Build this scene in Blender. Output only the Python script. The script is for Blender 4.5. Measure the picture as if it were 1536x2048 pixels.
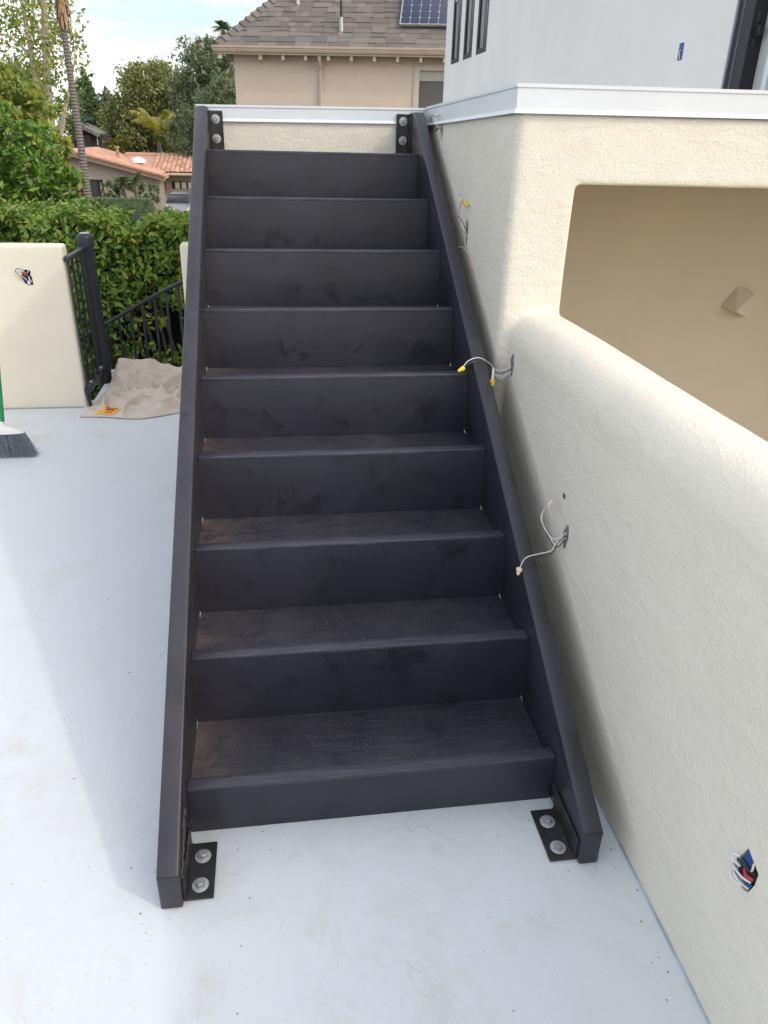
import bpy, bmesh, math, random
import numpy as np
from mathutils import Vector, Matrix

for o in list(bpy.data.objects):
    bpy.data.objects.remove(o)
S = bpy.context.scene
COL = S.collection
R = math.radians
PI = math.pi
RNG = np.random.default_rng(7)
random.seed(7)

# ------------------------------------------------------------------ camera
CAM_POS = Vector((0.2691, -1.4446, 1.6401))
CAM_ROT = (Matrix.Rotation(-0.150431, 3, 'Z') @ Matrix.Rotation(1.110296, 3, 'X') @ Matrix.Rotation(0.025687, 3, 'Z'))
FPX = 1505.635
cd = bpy.data.cameras.new('camera'); cam = bpy.data.objects.new('camera', cd); COL.objects.link(cam)
cam.matrix_world = Matrix.Translation(CAM_POS) @ CAM_ROT.to_4x4()
cd.sensor_fit = 'HORIZONTAL'; cd.sensor_width = 36.0; cd.lens = 36.0 * FPX / 1536.0
cd.clip_start = 0.05; cd.clip_end = 3000
S.camera = cam

def at(px, py, Y):
    """point on the plane y = Y seen at photo pixel (px, py): used to survey far things"""
    d = CAM_ROT @ Vector(((px - 768) / FPX, -(py - 1024) / FPX, -1))
    return CAM_POS + d * ((Y - CAM_POS.y) / d.y)

# ------------------------------------------------------------------ sky, sun, exposure
SUN_TO = Vector((1.08, -0.76, 1.0)).normalized()
SUN_EL = math.asin(SUN_TO.z); SUN_AZ = math.atan2(SUN_TO.x, SUN_TO.y)
W = bpy.data.worlds.new('World'); S.world = W; W.use_nodes = True
wn = W.node_tree; wn.nodes.clear()
wo = wn.nodes.new('ShaderNodeOutputWorld'); bg = wn.nodes.new('ShaderNodeBackground')
sky = wn.nodes.new('ShaderNodeTexSky'); sky.sky_type = 'NISHITA'; sky.sun_disc = False
sky.sun_elevation = SUN_EL; sky.sun_rotation = SUN_AZ
sky.air_density = 1.0; sky.dust_density = 3.8; sky.ozone_density = 1.0; sky.altitude = 50
tc = wn.nodes.new('ShaderNodeTexCoord'); mp = wn.nodes.new('ShaderNodeMapping')
mp.inputs['Scale'].default_value = (1.0, 1.0, 3.2); mp.inputs['Location'].default_value = (0.5, 2.0, 2.0); mp.inputs['Rotation'].default_value = (0.25, 0.1, 0.9)
nz = wn.nodes.new('ShaderNodeTexNoise'); nz.inputs['Scale'].default_value = 2.6; nz.inputs['Detail'].default_value = 7
nz.inputs['Roughness'].default_value = 0.58; nz.inputs['Distortion'].default_value = 0.6
rp = wn.nodes.new('ShaderNodeValToRGB'); rp.color_ramp.elements[0].position = 0.42; rp.color_ramp.elements[1].position = 0.64
rp.color_ramp.elements[0].color = (0.12, 0.12, 0.12, 1); rp.color_ramp.elements[1].color = (0.96, 0.96, 0.96, 1)
mx = wn.nodes.new('ShaderNodeMixRGB'); mx.inputs['Color2'].default_value = (6.9, 6.8, 6.7, 1)
wn.links.new(tc.outputs['Generated'], mp.inputs['Vector']); wn.links.new(mp.outputs['Vector'], nz.inputs['Vector'])
wn.links.new(nz.outputs['Fac'], rp.inputs['Fac']); wn.links.new(rp.outputs['Color'], mx.inputs['Fac'])
wn.links.new(sky.outputs['Color'], mx.inputs['Color1']); wn.links.new(mx.outputs['Color'], bg.inputs['Color'])
bg.inputs['Strength'].default_value = 0.15
wn.links.new(bg.outputs['Background'], wo.inputs['Surface'])

sl = bpy.data.lights.new('sun', 'SUN'); sun = bpy.data.objects.new('sun', sl); COL.objects.link(sun)
sl.energy = 0.5; sl.angle = R(2.0); sl.color = (1.0, 0.93, 0.82)
sun.rotation_euler = (-SUN_TO).to_track_quat('-Z', 'Y').to_euler(); sun.location = (6, -6, 9)
S.cycles.max_bounces = 6; S.cycles.diffuse_bounces = 4; S.cycles.glossy_bounces = 3; S.cycles.transmission_bounces = 3
S.cycles.caustics_reflective = False; S.cycles.caustics_refractive = False
S.cycles.use_adaptive_sampling = True; S.cycles.adaptive_threshold = 0.02
S.view_settings.view_transform = 'Standard'; S.view_settings.look = 'None'
S.view_settings.exposure = 0.87; S.view_settings.gamma = 1.0; S.view_settings.use_curve_mapping = False

# ------------------------------------------------------------------ materials
MATS = {}
class NT:
    """tiny node helper"""
    def __init__(s, name):
        s.m = bpy.data.materials.new(name); s.m.use_nodes = True
        s.t = s.m.node_tree; s.b = s.t.nodes['Principled BSDF']; MATS[name] = s.m
    def n(s, typ, **kw):
        x = s.t.nodes.new('ShaderNode' + typ)
        for k, v in kw.items():
            if k in x.inputs: x.inputs[k].default_value = v
            else: setattr(x, k, v)
        return x
    def l(s, a, b): s.t.links.new(a, b)
    def coord(s, scale=None, kind='Object'):
        c = s.n('TexCoord').outputs[kind]
        if scale:
            mpn = s.n('Mapping'); mpn.inputs['Scale'].default_value = scale; s.l(c, mpn.inputs['Vector']); return mpn.outputs['Vector']
        return c
    def noise(s, scale, detail=4, rough=0.55, dist=0.0, vec=None):
        x = s.n('TexNoise'); x.inputs['Scale'].default_value = scale; x.inputs['Detail'].default_value = detail
        x.inputs['Roughness'].default_value = rough; x.inputs['Distortion'].default_value = dist
        s.l(vec if vec else s.coord(), x.inputs['Vector']); return x.outputs['Fac']
    def ramp(s, fac, stops):
        x = s.n('ValToRGB'); e = x.color_ramp.elements
        while len(e) < len(stops): e.new(0.5)
        for i, (p, c) in enumerate(stops):
            e[i].position = p; e[i].color = (c, c, c, 1) if not hasattr(c, '__len__') else (*c, 1)
        s.l(fac, x.inputs['Fac']); return x.outputs['Color']
    def mix(s, fac, a, b, mode='MIX'):
        x = s.n('MixRGB'); x.blend_type = mode
        for i, v in (('Fac', fac), ('Color1', a), ('Color2', b)):
            if hasattr(v, 'is_linked') or hasattr(v, 'links'): s.l(v, x.inputs[i])
            elif i == 'Fac': x.inputs[i].default_value = v
            else: x.inputs[i].default_value = (*v, 1)
        return x.outputs['Color']
    def math(s, op, a, b=None):
        x = s.n('Math'); x.operation = op
        for i, v in enumerate((a, b)):
            if v is None: continue
            if hasattr(v, 'links'): s.l(v, x.inputs[i])
            else: x.inputs[i].default_value = v
        return x.outputs[0]
    def color(s, c):
        if hasattr(c, 'links'): s.l(c, s.b.inputs['Base Color'])
        else: s.b.inputs['Base Color'].default_value = (*c, 1)
    def rough(s, r):
        if hasattr(r, 'links'): s.l(r, s.b.inputs['Roughness'])
        else: s.b.inputs['Roughness'].default_value = r
    def bump(s, h, strength=0.3, dist=0.01):
        x = s.n('Bump'); x.inputs['Strength'].default_value = strength; x.inputs['Distance'].default_value = dist
        s.l(h, x.inputs['Height'])
        if s.b.inputs['Normal'].links: s.l(s.b.inputs['Normal'].links[0].from_socket, x.inputs['Normal'])
        s.l(x.outputs['Normal'], s.b.inputs['Normal'])

def plain(name, c, rough=0.6, metal=0.0, var=0.12, scale=20, bump=0.0, bscale=200):
    m = NT(name)
    n1 = m.noise(scale, 5)
    lo = tuple(x * (1 - var) for x in c); hi = tuple(min(1, x * (1 + var)) for x in c)
    m.color(m.ramp(n1, [(0.3, lo), (0.7, hi)]))
    m.rough(rough); m.b.inputs['Metallic'].default_value = metal
    if bump: m.bump(m.noise(bscale, 4), bump, 0.004)
    return m.m

def stucco(name, c, bump=0.35, fine=170):
    m = NT(name)
    big = m.noise(1.7, 5, 0.6); mid = m.noise(9, 5, 0.6)
    col = m.ramp(big, [(0.3, tuple(x * 0.95 for x in c)), (0.7, tuple(min(1, x * 1.03) for x in c))])
    col = m.mix(m.ramp(mid, [(0.45, 0.0), (0.75, 0.22)]), col, tuple(x * f for x, f in zip(c, (0.90, 0.88, 0.84))))
    m.color(col); m.rough(0.92)
    m.b.inputs['Specular IOR Level'].default_value = 0.25
    m.bump(m.noise(fine, 3, 0.6), bump, 0.004)
    m.bump(m.noise(38, 4, 0.6, 0.8), bump * 0.40, 0.006)
    tr = m.n('Mapping'); tr.inputs['Scale'].default_value = (2.2, 2.2, 5.0); m.l(m.coord(), tr.inputs['Vector'])
    m.bump(m.noise(2.6, 5, 0.55, 1.2, tr.outputs['Vector']), bump * 0.30, 0.02)
    return m.m
stucco('stucco_cream', (0.755, 0.715, 0.615), 0.95, 170)
stucco('stucco_pale', (0.75, 0.695, 0.57), 0.25, 150)
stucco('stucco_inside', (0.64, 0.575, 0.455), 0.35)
stucco('stucco_white', (0.76, 0.74, 0.695), 0.10)
stucco('stucco_pink', (0.64, 0.53, 0.445), 0.4, 60)
stucco('stucco_tan', (0.33, 0.285, 0.235), 0.3, 10)

def steel():
    m = NT('black_steel'); v = m.coord()
    sep = m.n('SeparateXYZ'); m.l(v, sep.inputs[0])
    geo = m.n('NewGeometry'); sg = m.n('SeparateXYZ'); m.l(geo.outputs['True Normal'], sg.inputs[0])
    up = m.math('GREATER_THAN', sg.outputs['Z'], 0.9)
    base = m.ramp(m.noise(3.5, 6, 0.6), [(0.3, (0.0165, 0.0163, 0.0245)), (0.7, (0.0250, 0.0247, 0.0360))])  # blue tint in the base colour stands for the sky's reflection
    smudge = m.ramp(m.noise(8.5, 7, 0.66, 1.0), [(0.575, 0.0), (0.605, 1.0), (0.74, 1.0), (0.80, 0.0)])
    base = m.mix(m.math('MULTIPLY', smudge, 0.55), base, (0.011, 0.011, 0.014))
    sc = m.n('Mapping'); sc.inputs['Scale'].default_value = (1.2, 26, 26); sc.inputs['Rotation'].default_value = (0, 0, 0.06); m.l(v, sc.inputs['Vector'])
    streak = m.ramp(m.noise(5.0, 6, 0.7, 0.3, sc.outputs['Vector']), [(0.50, 0.0), (0.66, 1.0)])
    base = m.mix(m.math('MULTIPLY', m.math('MULTIPLY', streak, up), 0.50), base, (0.072, 0.070, 0.082))
    # building dust swept to the left ends and into the corners of the treads
    mr = m.n('MapRange'); mr.inputs['From Min'].default_value = 0.20; mr.inputs['From Max'].default_value = 0.0
    m.l(sep.outputs['X'], mr.inputs['Value'])
    dn = m.noise(14, 7, 0.72, 0.5)
    dust = m.math('MULTIPLY', m.math('POWER', mr.outputs[0], 1.6), m.math('MULTIPLY', m.ramp(dn, [(0.40, 0.0), (0.62, 1.0)]), 0.75))
    dust = m.math('MULTIPLY', dust, m.math('ADD', m.math('MULTIPLY', up, 0.9), 0.08))
    base = m.mix(m.math('MULTIPLY', dust, 1.25), base, (0.17, 0.125, 0.10))
    speck = m.ramp(m.noise(240, 1, 0.4), [(0.71, 0.0), (0.74, 1.0)])
    base = m.mix(m.math('MULTIPLY', m.math('MULTIPLY', speck, up), 0.7), base, (0.32, 0.28, 0.25))
    haze = m.ramp(m.noise(2.3, 5, 0.6, 0.8), [(0.45, 0.0), (0.75, 0.5)])
    base = m.mix(haze, base, (0.034, 0.0335, 0.046))
    film = m.math('MULTIPLY', up, m.ramp(m.noise(6, 7, 0.7, 0.6), [(0.38, 0.0), (0.72, 0.55)]))
    base = m.mix(film, base, (0.064, 0.060, 0.067))
    scr = m.n('Mapping'); scr.inputs['Scale'].default_value = (9, 9, 70); scr.inputs['Rotation'].default_value = (0.5, 0.7, 0.3); m.l(v, scr.inputs['Vector'])
    scratch = m.ramp(m.noise(3.0, 5, 0.6, 0.4, scr.outputs['Vector']), [(0.70, 0.0), (0.735, 0.5)])
    base = m.mix(scratch, base, (0.07, 0.068, 0.072))
    m.color(base)
    r = m.ramp(m.noise(5, 6, 0.65), [(0.3, 0.34), (0.7, 0.47)])
    r = m.mix(smudge, r, (0.30, 0.30, 0.30)); m.rough(r)
    m.b.inputs['Specular IOR Level'].default_value = 0.55
    m.bump(m.noise(2.2, 3), 0.10, 0.02); m.bump(m.noise(420, 2), 0.05, 0.002)
    return m.m
steel()

def worn_sheen():
    m = NT('worn_sheen_steel'); v = m.coord((1.5, 30, 30))
    m.color(m.mix(m.ramp(m.noise(6, 6, 0.7, 0.4, v), [(0.42, 0.0), (0.7, 0.8)]), (0.025, 0.0245, 0.036), (0.080, 0.078, 0.098)))  # wear streaks, plus the sky's lighter bluish sheen painted into the colour
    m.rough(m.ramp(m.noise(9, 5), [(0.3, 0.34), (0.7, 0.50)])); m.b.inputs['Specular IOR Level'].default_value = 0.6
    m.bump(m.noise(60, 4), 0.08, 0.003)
worn_sheen()
def deck_mat():
    m = NT('deck_coating'); v = m.coord()
    col = m.ramp(m.noise(0.9, 6, 0.62), [(0.3, (0.585, 0.625, 0.660)), (0.7, (0.645, 0.682, 0.710))])
    st = m.mix(m.ramp(m.noise(0.85, 4, 0.5), [(0.42, 0.0), (0.64, 1.0)]), (0, 0, 0), m.ramp(m.noise(4.5, 7, 0.68, 0.7), [(0.50, 0.0), (0.70, 1.0)]))
    col = m.mix(m.math('MULTIPLY', st, 0.75), col, (0.52, 0.485, 0.40))
    st2 = m.ramp(m.noise(11, 7, 0.7, 1.2), [(0.64, 0.0), (0.76, 1.0)])
    col = m.mix(m.math('MULTIPLY', st2, 0.30), col, (0.47, 0.44, 0.38))
    sc = m.n('Mapping'); sc.inputs['Scale'].default_value = (1, 1.0, 1); sc.inputs['Rotation'].default_value = (0, 0, 0.5); m.l(v, sc.inputs['Vector'])
    w = m.n('TexVoronoi'); w.feature = 'DISTANCE_TO_EDGE'; w.inputs['Scale'].default_value = 3.3
    dv = m.n('TexNoise'); dv.inputs['Scale'].default_value = 6; dv.inputs['Detail'].default_value = 6; m.l(v, dv.inputs['Vector'])
    ad = m.n('VectorMath'); ad.operation = 'MULTIPLY_ADD'; ad.inputs[1].default_value = (0.35, 0.35, 0.35); m.l(dv.outputs['Color'], ad.inputs[0]); m.l(sc.outputs['Vector'], ad.inputs[2])
    m.l(ad.outputs[0], w.inputs['Vector'])
    line = m.ramp(w.outputs['Distance'], [(0.0, 1.0), (0.012, 0.0)])
    lm = m.math('MULTIPLY', line, m.ramp(m.noise(2.6, 3), [(0.53, 0.0), (0.66, 1.0)]))
    col = m.mix(m.math('MULTIPLY', lm, 0.18), col, (0.36, 0.35, 0.33))
    speck = m.ramp(m.noise(95, 2, 0.5), [(0.72, 0.0), (0.75, 1.0)])
    col = m.mix(m.math('MULTIPLY', speck, 0.6), col, (0.10, 0.10, 0.10))
    rl = m.n('Mapping'); rl.inputs['Scale'].default_value = (14, 0.9, 1); rl.inputs['Rotation'].default_value = (0, 0, 0.12); m.l(v, rl.inputs['Vector'])
    col = m.mix(m.ramp(m.noise(2.2, 5, 0.6, 0.5, rl.outputs['Vector']), [(0.35, 0.0), (0.75, 0.16)]), col, (0.56, 0.58, 0.60))
    dirt = m.ramp(m.noise(30, 6, 0.75, 0.4), [(0.60, 0.0), (0.78, 0.45)])
    col = m.mix(m.math('MULTIPLY', dirt, m.ramp(m.noise(1.6, 4), [(0.40, 0.15), (0.65, 1.0)])), col, (0.47, 0.46, 0.44))
    m.color(col); m.rough(m.ramp(m.noise(3, 5), [(0.3, 0.48), (0.7, 0.62)]))
    m.b.inputs['Specular IOR Level'].default_value = 0.35
    m.bump(m.noise(4.5, 7, 0.68, 0.7), 0.15, 0.01); m.bump(m.noise(24, 6, 0.65, 0.8), 0.22, 0.006); m.bump(lm, 0.35, 0.004)
    return m.m
deck_mat()

def white_metal(name, c):
    m = NT(name)
    m.color(m.ramp(m.noise(5, 6, 0.6), [(0.3, tuple(x * 0.94 for x in c)), (0.7, c)])); m.rough(0.42)
    m.bump(m.noise(3, 3), 0.12, 0.01); return m.m
white_metal('coping_white', (0.68, 0.715, 0.745))
plain('zinc', (0.36, 0.36, 0.37), 0.42, 0.5, 0.2, 60)
plain('zinc_washer', (0.50, 0.51, 0.53), 0.45, 0.4, 0.15, 80)
plain('bracket_black', (0.014, 0.014, 0.015), 0.5, 0, 0.5, 40, 0.1)
plain('weld', (0.03, 0.028, 0.027), 0.6, 0, 0.4, 120, 0.5, 300)
plain('rail_paint', (0.017, 0.021, 0.030), 0.42, 0, 0.35, 25)
plain('post_grey', (0.40, 0.42, 0.42), 0.6, 0, 0.2, 60)
plain('wire_white', (0.72, 0.71, 0.68), 0.45)
plain('wire_black', (0.02, 0.02, 0.022), 0.4)
plain('wire_red', (0.42, 0.03, 0.04), 0.4)
plain('wire_copper', (0.55, 0.35, 0.2), 0.4, 0.6)
plain('nut_yellow', (0.72, 0.52, 0.04), 0.4)
plain('nut_ivory', (0.74, 0.66, 0.46), 0.45)
plain('box_blue', (0.015, 0.065, 0.24), 0.4)
plain('hole_grey', (0.20, 0.20, 0.195), 0.9, 0, 0.5, 60, 0.8, 120)
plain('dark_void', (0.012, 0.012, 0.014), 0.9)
plain('broom_green', (0.015, 0.21, 0.07), 0.35)
plain('broom_white', (0.76, 0.76, 0.75), 0.4)
plain('bristle', (0.23, 0.265, 0.31), 0.6, 0, 0.35, 90)
plain('label_orange', (0.78, 0.40, 0.07), 0.7, 0, 0.15, 60)
plain('label_ink', (0.42, 0.06, 0.02), 0.7)
plain('gutter_tan', (0.46, 0.37, 0.29), 0.5, 0, 0.08, 3)
plain('trim_cream', (0.55, 0.49, 0.40), 0.6, 0, 0.06, 3)
plain('soffit', (0.30, 0.24, 0.19), 0.8)
plain('galvanised', (0.42, 0.43, 0.43), 0.4, 0.5, 0.2, 12)
plain('rust', (0.34, 0.21, 0.15), 0.8, 0, 0.4, 30)
plain('pipe_black', (0.02, 0.02, 0.02), 0.6)
plain('window_black', (0.012, 0.013, 0.016), 0.6)
plain('window_stile', (0.36, 0.37, 0.38), 0.5)
plain('sealant', (0.33, 0.33, 0.35), 0.5)
plain('door_white', (0.50, 0.49, 0.46), 0.5, 0, 0.05, 4)
plain('room_beige', (0.30, 0.27, 0.22), 0.8)
plain('shade_cloth', (0.44, 0.43, 0.38), 0.8)
plain('screen_grey', (0.13, 0.125, 0.115), 0.7)
plain('grit_dark', (0.16, 0.15, 0.13), 0.9, 0, 0.6, 30)
plain('contact_shade_grey', (0.34, 0.39, 0.44), 0.5, 0, 0.3, 9)
plain('pencil', (0.12, 0.12, 0.12), 0.9)
plain('clay_wall_dark', (0.035, 0.027, 0.025), 0.8, 0, 0.3, 2)
plain('roof_grey', (0.16, 0.15, 0.14), 0.9, 0, 0.25, 3)
plain('car_silver', (0.26, 0.27, 0.28), 0.3, 0.4)
plain('car_black', (0.015, 0.015, 0.016), 0.3)
plain('bark_white', (0.52, 0.46, 0.38), 0.9, 0, 0.4, 2.5, 0.3, 8)
plain('bark_brown', (0.16, 0.12, 0.09), 0.95, 0, 0.4, 3, 0.4, 12)
plain('dead_frond', (0.40, 0.26, 0.15), 0.9, 0, 0.35, 5)
plain('ground_soil', (0.16, 0.14, 0.10), 0.95, 0, 0.4, 0.3)
plain('tan_tile', (0.52, 0.42, 0.28), 0.8, 0, 0.1, 2)

def palm_trunk_mat():
    m = NT('palm_trunk')
    v = m.coord((1, 1, 1)); w = m.n('TexWave'); w.wave_type = 'BANDS'; w.bands_direction = 'Z'
    w.inputs['Scale'].default_value = 5.0; w.inputs['Distortion'].default_value = 2.5; w.inputs['Detail'].default_value = 3
    m.l(v, w.inputs['Vector'])
    m.color(m.mix(m.noise(2, 5), m.ramp(w.outputs['Fac'], [(0.2, (0.13, 0.11, 0.10)), (0.8, (0.25, 0.225, 0.21))]), (0.19, 0.165, 0.15)))
    m.rough(0.95); m.bump(w.outputs['Fac'], 0.5, 0.05)
palm_trunk_mat()

def pane(name, c, rough=0.06):
    m = NT(name); m.color(c); m.rough(rough); m.b.inputs['Specular IOR Level'].default_value = 0.8
pane('glass_dark', (0.012, 0.014, 0.018), 0.2); MATS['glass_dark'].node_tree.nodes['Principled BSDF'].inputs['Specular IOR Level'].default_value = 0.12; pane('glass_far', (0.03, 0.035, 0.04), 0.15)
pane('solar_cell', (0.020, 0.022, 0.062), 0.12)

def leafmat(name, stops, rough=0.45, trans=0.25):
    m = NT(name); g = m.n('NewGeometry')
    c = m.ramp(g.outputs['Random Per Island'], stops)
    m.color(c); m.rough(rough)
    m.b.inputs['Specular IOR Level'].default_value = 0.4
    tr = m.n('BsdfTranslucent'); m.l(m.mix(1.0, c, (1.3, 1.5, 0.6), 'MULTIPLY'), tr.inputs['Color'])
    mixs = m.n('MixShader'); mixs.inputs[0].default_value = trans
    m.l(m.b.outputs[0], mixs.inputs[1]); m.l(tr.outputs[0], mixs.inputs[2])
    m.l(mixs.outputs[0], m.t.nodes['Material Output'].inputs['Surface'])
leafmat('leaf_hedge', [(0.0, (0.058, 0.120, 0.026)), (0.40, (0.130, 0.240, 0.043)), (0.75, (0.247, 0.384, 0.066)), (0.92, (0.460, 0.460, 0.096)), (1.0, (0.460, 0.460, 0.144))])
leafmat('leaf_hedge_new', [(0.0, (0.14, 0.24, 0.035)), (0.6, (0.26, 0.33, 0.05)), (1.0, (0.40, 0.40, 0.08))])
leafmat('leaf_vine', [(0.0, (0.052, 0.122, 0.028)), (0.5, (0.133, 0.262, 0.047)), (0.9, (0.286, 0.411, 0.075)), (1.0, (0.460, 0.449, 0.112))])
leafmat('leaf_sparse', [(0.0, (0.087, 0.160, 0.029)), (0.5, (0.232, 0.303, 0.065)), (0.85, (0.435, 0.398, 0.102)), (1.0, (0.450, 0.319, 0.116))], 0.55, 0.35)
leafmat('leaf_yellow', [(0.0, (0.09, 0.11, 0.02)), (0.6, (0.24, 0.24, 0.04)), (1.0, (0.34, 0.26, 0.06))], 0.6)
leafmat('leaf_olive', [(0.0, (0.098, 0.127, 0.050)), (0.6, (0.208, 0.231, 0.090)), (1.0, (0.367, 0.311, 0.125))], 0.6)
leafmat('leaf_dark', [(0.0, (0.050, 0.091, 0.046)), (0.6, (0.102, 0.163, 0.075)), (1.0, (0.192, 0.239, 0.103))], 0.6)
leafmat('leaf_bluegreen', [(0.0, (0.070, 0.102, 0.064)), (0.6, (0.141, 0.181, 0.108)), (1.0, (0.260, 0.271, 0.174))], 0.6)
leafmat('frond_green', [(0.0, (0.035, 0.07, 0.02)), (0.6, (0.075, 0.12, 0.035)), (1.0, (0.16, 0.17, 0.06))], 0.5)
leafmat('frond_yellow', [(0.0, (0.24, 0.24, 0.05)), (0.6, (0.42, 0.38, 0.09)), (1.0, (0.50, 0.38, 0.16))], 0.5, 0.4)
leafmat('leaf_brown', [(0.0, (0.16, 0.08, 0.05)), (1.0, (0.30, 0.17, 0.11))], 0.7)
def shinglemat():
    m = NT('shingle'); oi = m.n('ObjectInfo')
    c = m.ramp(oi.outputs['Random'], [(0.0, (0.105, 0.095, 0.088)), (0.5, (0.150, 0.136, 0.125)), (1.0, (0.205, 0.186, 0.170))])
    m.color(m.mix(0.35, c, m.ramp(m.noise(90, 3, 0.7), [(0.35, (0.07, 0.062, 0.058)), (0.65, (0.25, 0.225, 0.20))]))); m.rough(0.95)
    m.bump(m.noise(120, 2), 0.4, 0.006)
shinglemat()
def tilemat():
    m = NT('clay_tile'); g = m.n('NewGeometry')
    m.color(m.ramp(g.outputs['Random Per Island'], [(0.0, (0.36, 0.19, 0.125)), (0.5, (0.48, 0.265, 0.185)), (1.0, (0.57, 0.35, 0.26))])); m.rough(0.85)
tilemat()
def clothmat():
    m = NT('drop_cloth')
    c = m.ramp(m.noise(4, 6, 0.6), [(0.3, (0.56, 0.485, 0.405)), (0.7, (0.64, 0.565, 0.48))])
    c = m.mix(m.ramp(m.noise(9, 5, 0.6, 0.6), [(0.6, 0.0), (0.8, 0.5)]), c, (0.36, 0.27, 0.17))
    m.color(c); m.rough(0.95); m.b.inputs['Specular IOR Level'].default_value = 0.1
    m.bump(m.noise(28, 5, 0.6, 0.5), 0.25, 0.006)
clothmat()

# ------------------------------------------------------------------ mesh helpers
def mesh_obj(name, verts, faces, mat, parent=None, smooth=False):
    me = bpy.data.meshes.new(name); me.from_pydata([tuple(v) for v in verts], [], faces)
    return link(name, me, mat, parent, smooth)
def link(name, me, mat, parent=None, smooth=False):
    if mat and not me.materials: me.materials.append(MATS[mat])
    if smooth and len(me.polygons): me.polygons.foreach_set('use_smooth', [True] * len(me.polygons))
    me.update()
    o = bpy.data.objects.new(name, me); COL.objects.link(o)
    if parent: o.parent = parent
    return o
def fast_mesh(name, V, F, mat, parent=None):
    """V (n,3), F (m,k) all faces with k corners"""
    me = bpy.data.meshes.new(name); n, k = F.shape
    me.vertices.add(len(V)); me.vertices.foreach_set('co', V.astype(np.float32).ravel())
    me.loops.add(n * k); me.loops.foreach_set('vertex_index', F.astype(np.int32).ravel())
    me.polygons.add(n); me.polygons.foreach_set('loop_start', np.arange(0, n * k, k, dtype=np.int32))
    me.polygons.foreach_set('loop_total', np.full(n, k, dtype=np.int32))
    me.update(); me.validate()
    return link(name, me, mat, parent)
class MB:
    def __init__(s): s.v = []; s.f = []
    def box(s, x0, x1, y0, y1, z0, z1, M=None):
        b = len(s.v); P = [Vector((x, y, z)) for z in (z0, z1) for y in (y0, y1) for x in (x0, x1)]
        if M: P = [M @ p for p in P]
        s.v += P; s.f += [tuple(b + i for i in q) for q in ((0, 2, 3, 1), (4, 5, 7, 6), (0, 1, 5, 4), (2, 6, 7, 3), (0, 4, 6, 2), (1, 3, 7, 5))]; return s
    def tube(s, pts, r, seg=8, cap=True):
        pts = [Vector(p) for p in pts]; rs = r if hasattr(r, '__len__') else [r] * len(pts)
        b = len(s.v); up = Vector((0.31, 0.17, 0.93)).normalized()
        for i, p in enumerate(pts):
            d = (pts[min(i + 1, len(pts) - 1)] - pts[max(i - 1, 0)]).normalized()
            a = d.cross(up)
            if a.length < 0.05: a = d.cross(Vector((1, 0, 0)))
            a.normalize(); c = d.cross(a)
            for k in range(seg):
                t = 2 * PI * k / seg; s.v.append(p + (a * math.cos(t) + c * math.sin(t)) * rs[i])
        for i in range(len(pts) - 1):
            for k in range(seg):
                k2 = (k + 1) % seg; s.f.append((b + i * seg + k, b + i * seg + k2, b + (i + 1) * seg + k2, b + (i + 1) * seg + k))
        if cap:
            s.f.append(tuple(b + k for k in range(seg))[::-1]); e = b + (len(pts) - 1) * seg; s.f.append(tuple(e + k for k in range(seg)))
        return s
    def prism(s, poly, x0, x1, axis='x'):
        """extrude a 2-D polygon along an axis; poly is (y,z) for x, (x,z) for y, (x,y) for z"""
        b = len(s.v); n = len(poly)
        for x in (x0, x1):
            for (p, q) in poly:
                s.v.append(Vector((x, p, q)) if axis == 'x' else Vector((p, x, q)) if axis == 'y' else Vector((p, q, x)))
        s.f.append(tuple(range(b, b + n))[::-1]); s.f.append(tuple(range(b + n, b + 2 * n)))
        for i in range(n):
            j = (i + 1) % n; s.f.append((b + i, b + j, b + n + j, b + n + i))
        return s
    def lathe(s, prof, seg=16, M=None):
        b = len(s.v)
        for (r, z) in prof:
            for k in range(seg):
                t = 2 * PI * k / seg; p = Vector((r * math.cos(t), r * math.sin(t), z)); s.v.append(M @ p if M else p)
        for i in range(len(prof) - 1):
            for k in range(seg):
                k2 = (k + 1) % seg; s.f.append((b + i * seg + k, b + i * seg + k2, b + (i + 1) * seg + k2, b + (i + 1) * seg + k))
        s.f.append(tuple(b + k for k in range(seg))[::-1]); e = b + (len(prof) - 1) * seg; s.f.append(tuple(e + k for k in range(seg)))
        return s
    def build(s, name, mat, parent=None, smooth=False, bevel=0, seg=2, angle=30):
        me = bpy.data.meshes.new(name); me.from_pydata([tuple(v) for v in s.v], [], s.f)
        bm = bmesh.new(); bm.from_mesh(me); bmesh.ops.recalc_face_normals(bm, faces=bm.faces)
        if bevel:
            ed = [e for e in bm.edges if len(e.link_faces) == 2 and e.calc_face_angle(0) > R(angle)]
            bmesh.ops.bevel(bm, geom=ed, offset=bevel, segments=seg, profile=0.5, affect='EDGES', clamp_overlap=True)
            smooth = True
        bm.to_mesh(me); bm.free()
        o = link(name, me, mat, parent, smooth)
        if smooth:
            try: me.set_sharp_from_angle(angle=R(38))
            except Exception: pass
        return o
def tag(o, label, cat, group=None, kind=None):
    if label: o['label'] = label
    if cat: o['category'] = cat
    if group: o['group'] = group
    if kind: o['kind'] = kind
    return o
def thing(name, label, cat, loc=(0, 0, 0), group=None):
    o = bpy.data.objects.new(name, None); COL.objects.link(o); o.location = loc; o.empty_display_size = 0.1
    return tag(o, label, cat, group)
def structure(o): o['kind'] = 'structure'; return o
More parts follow.
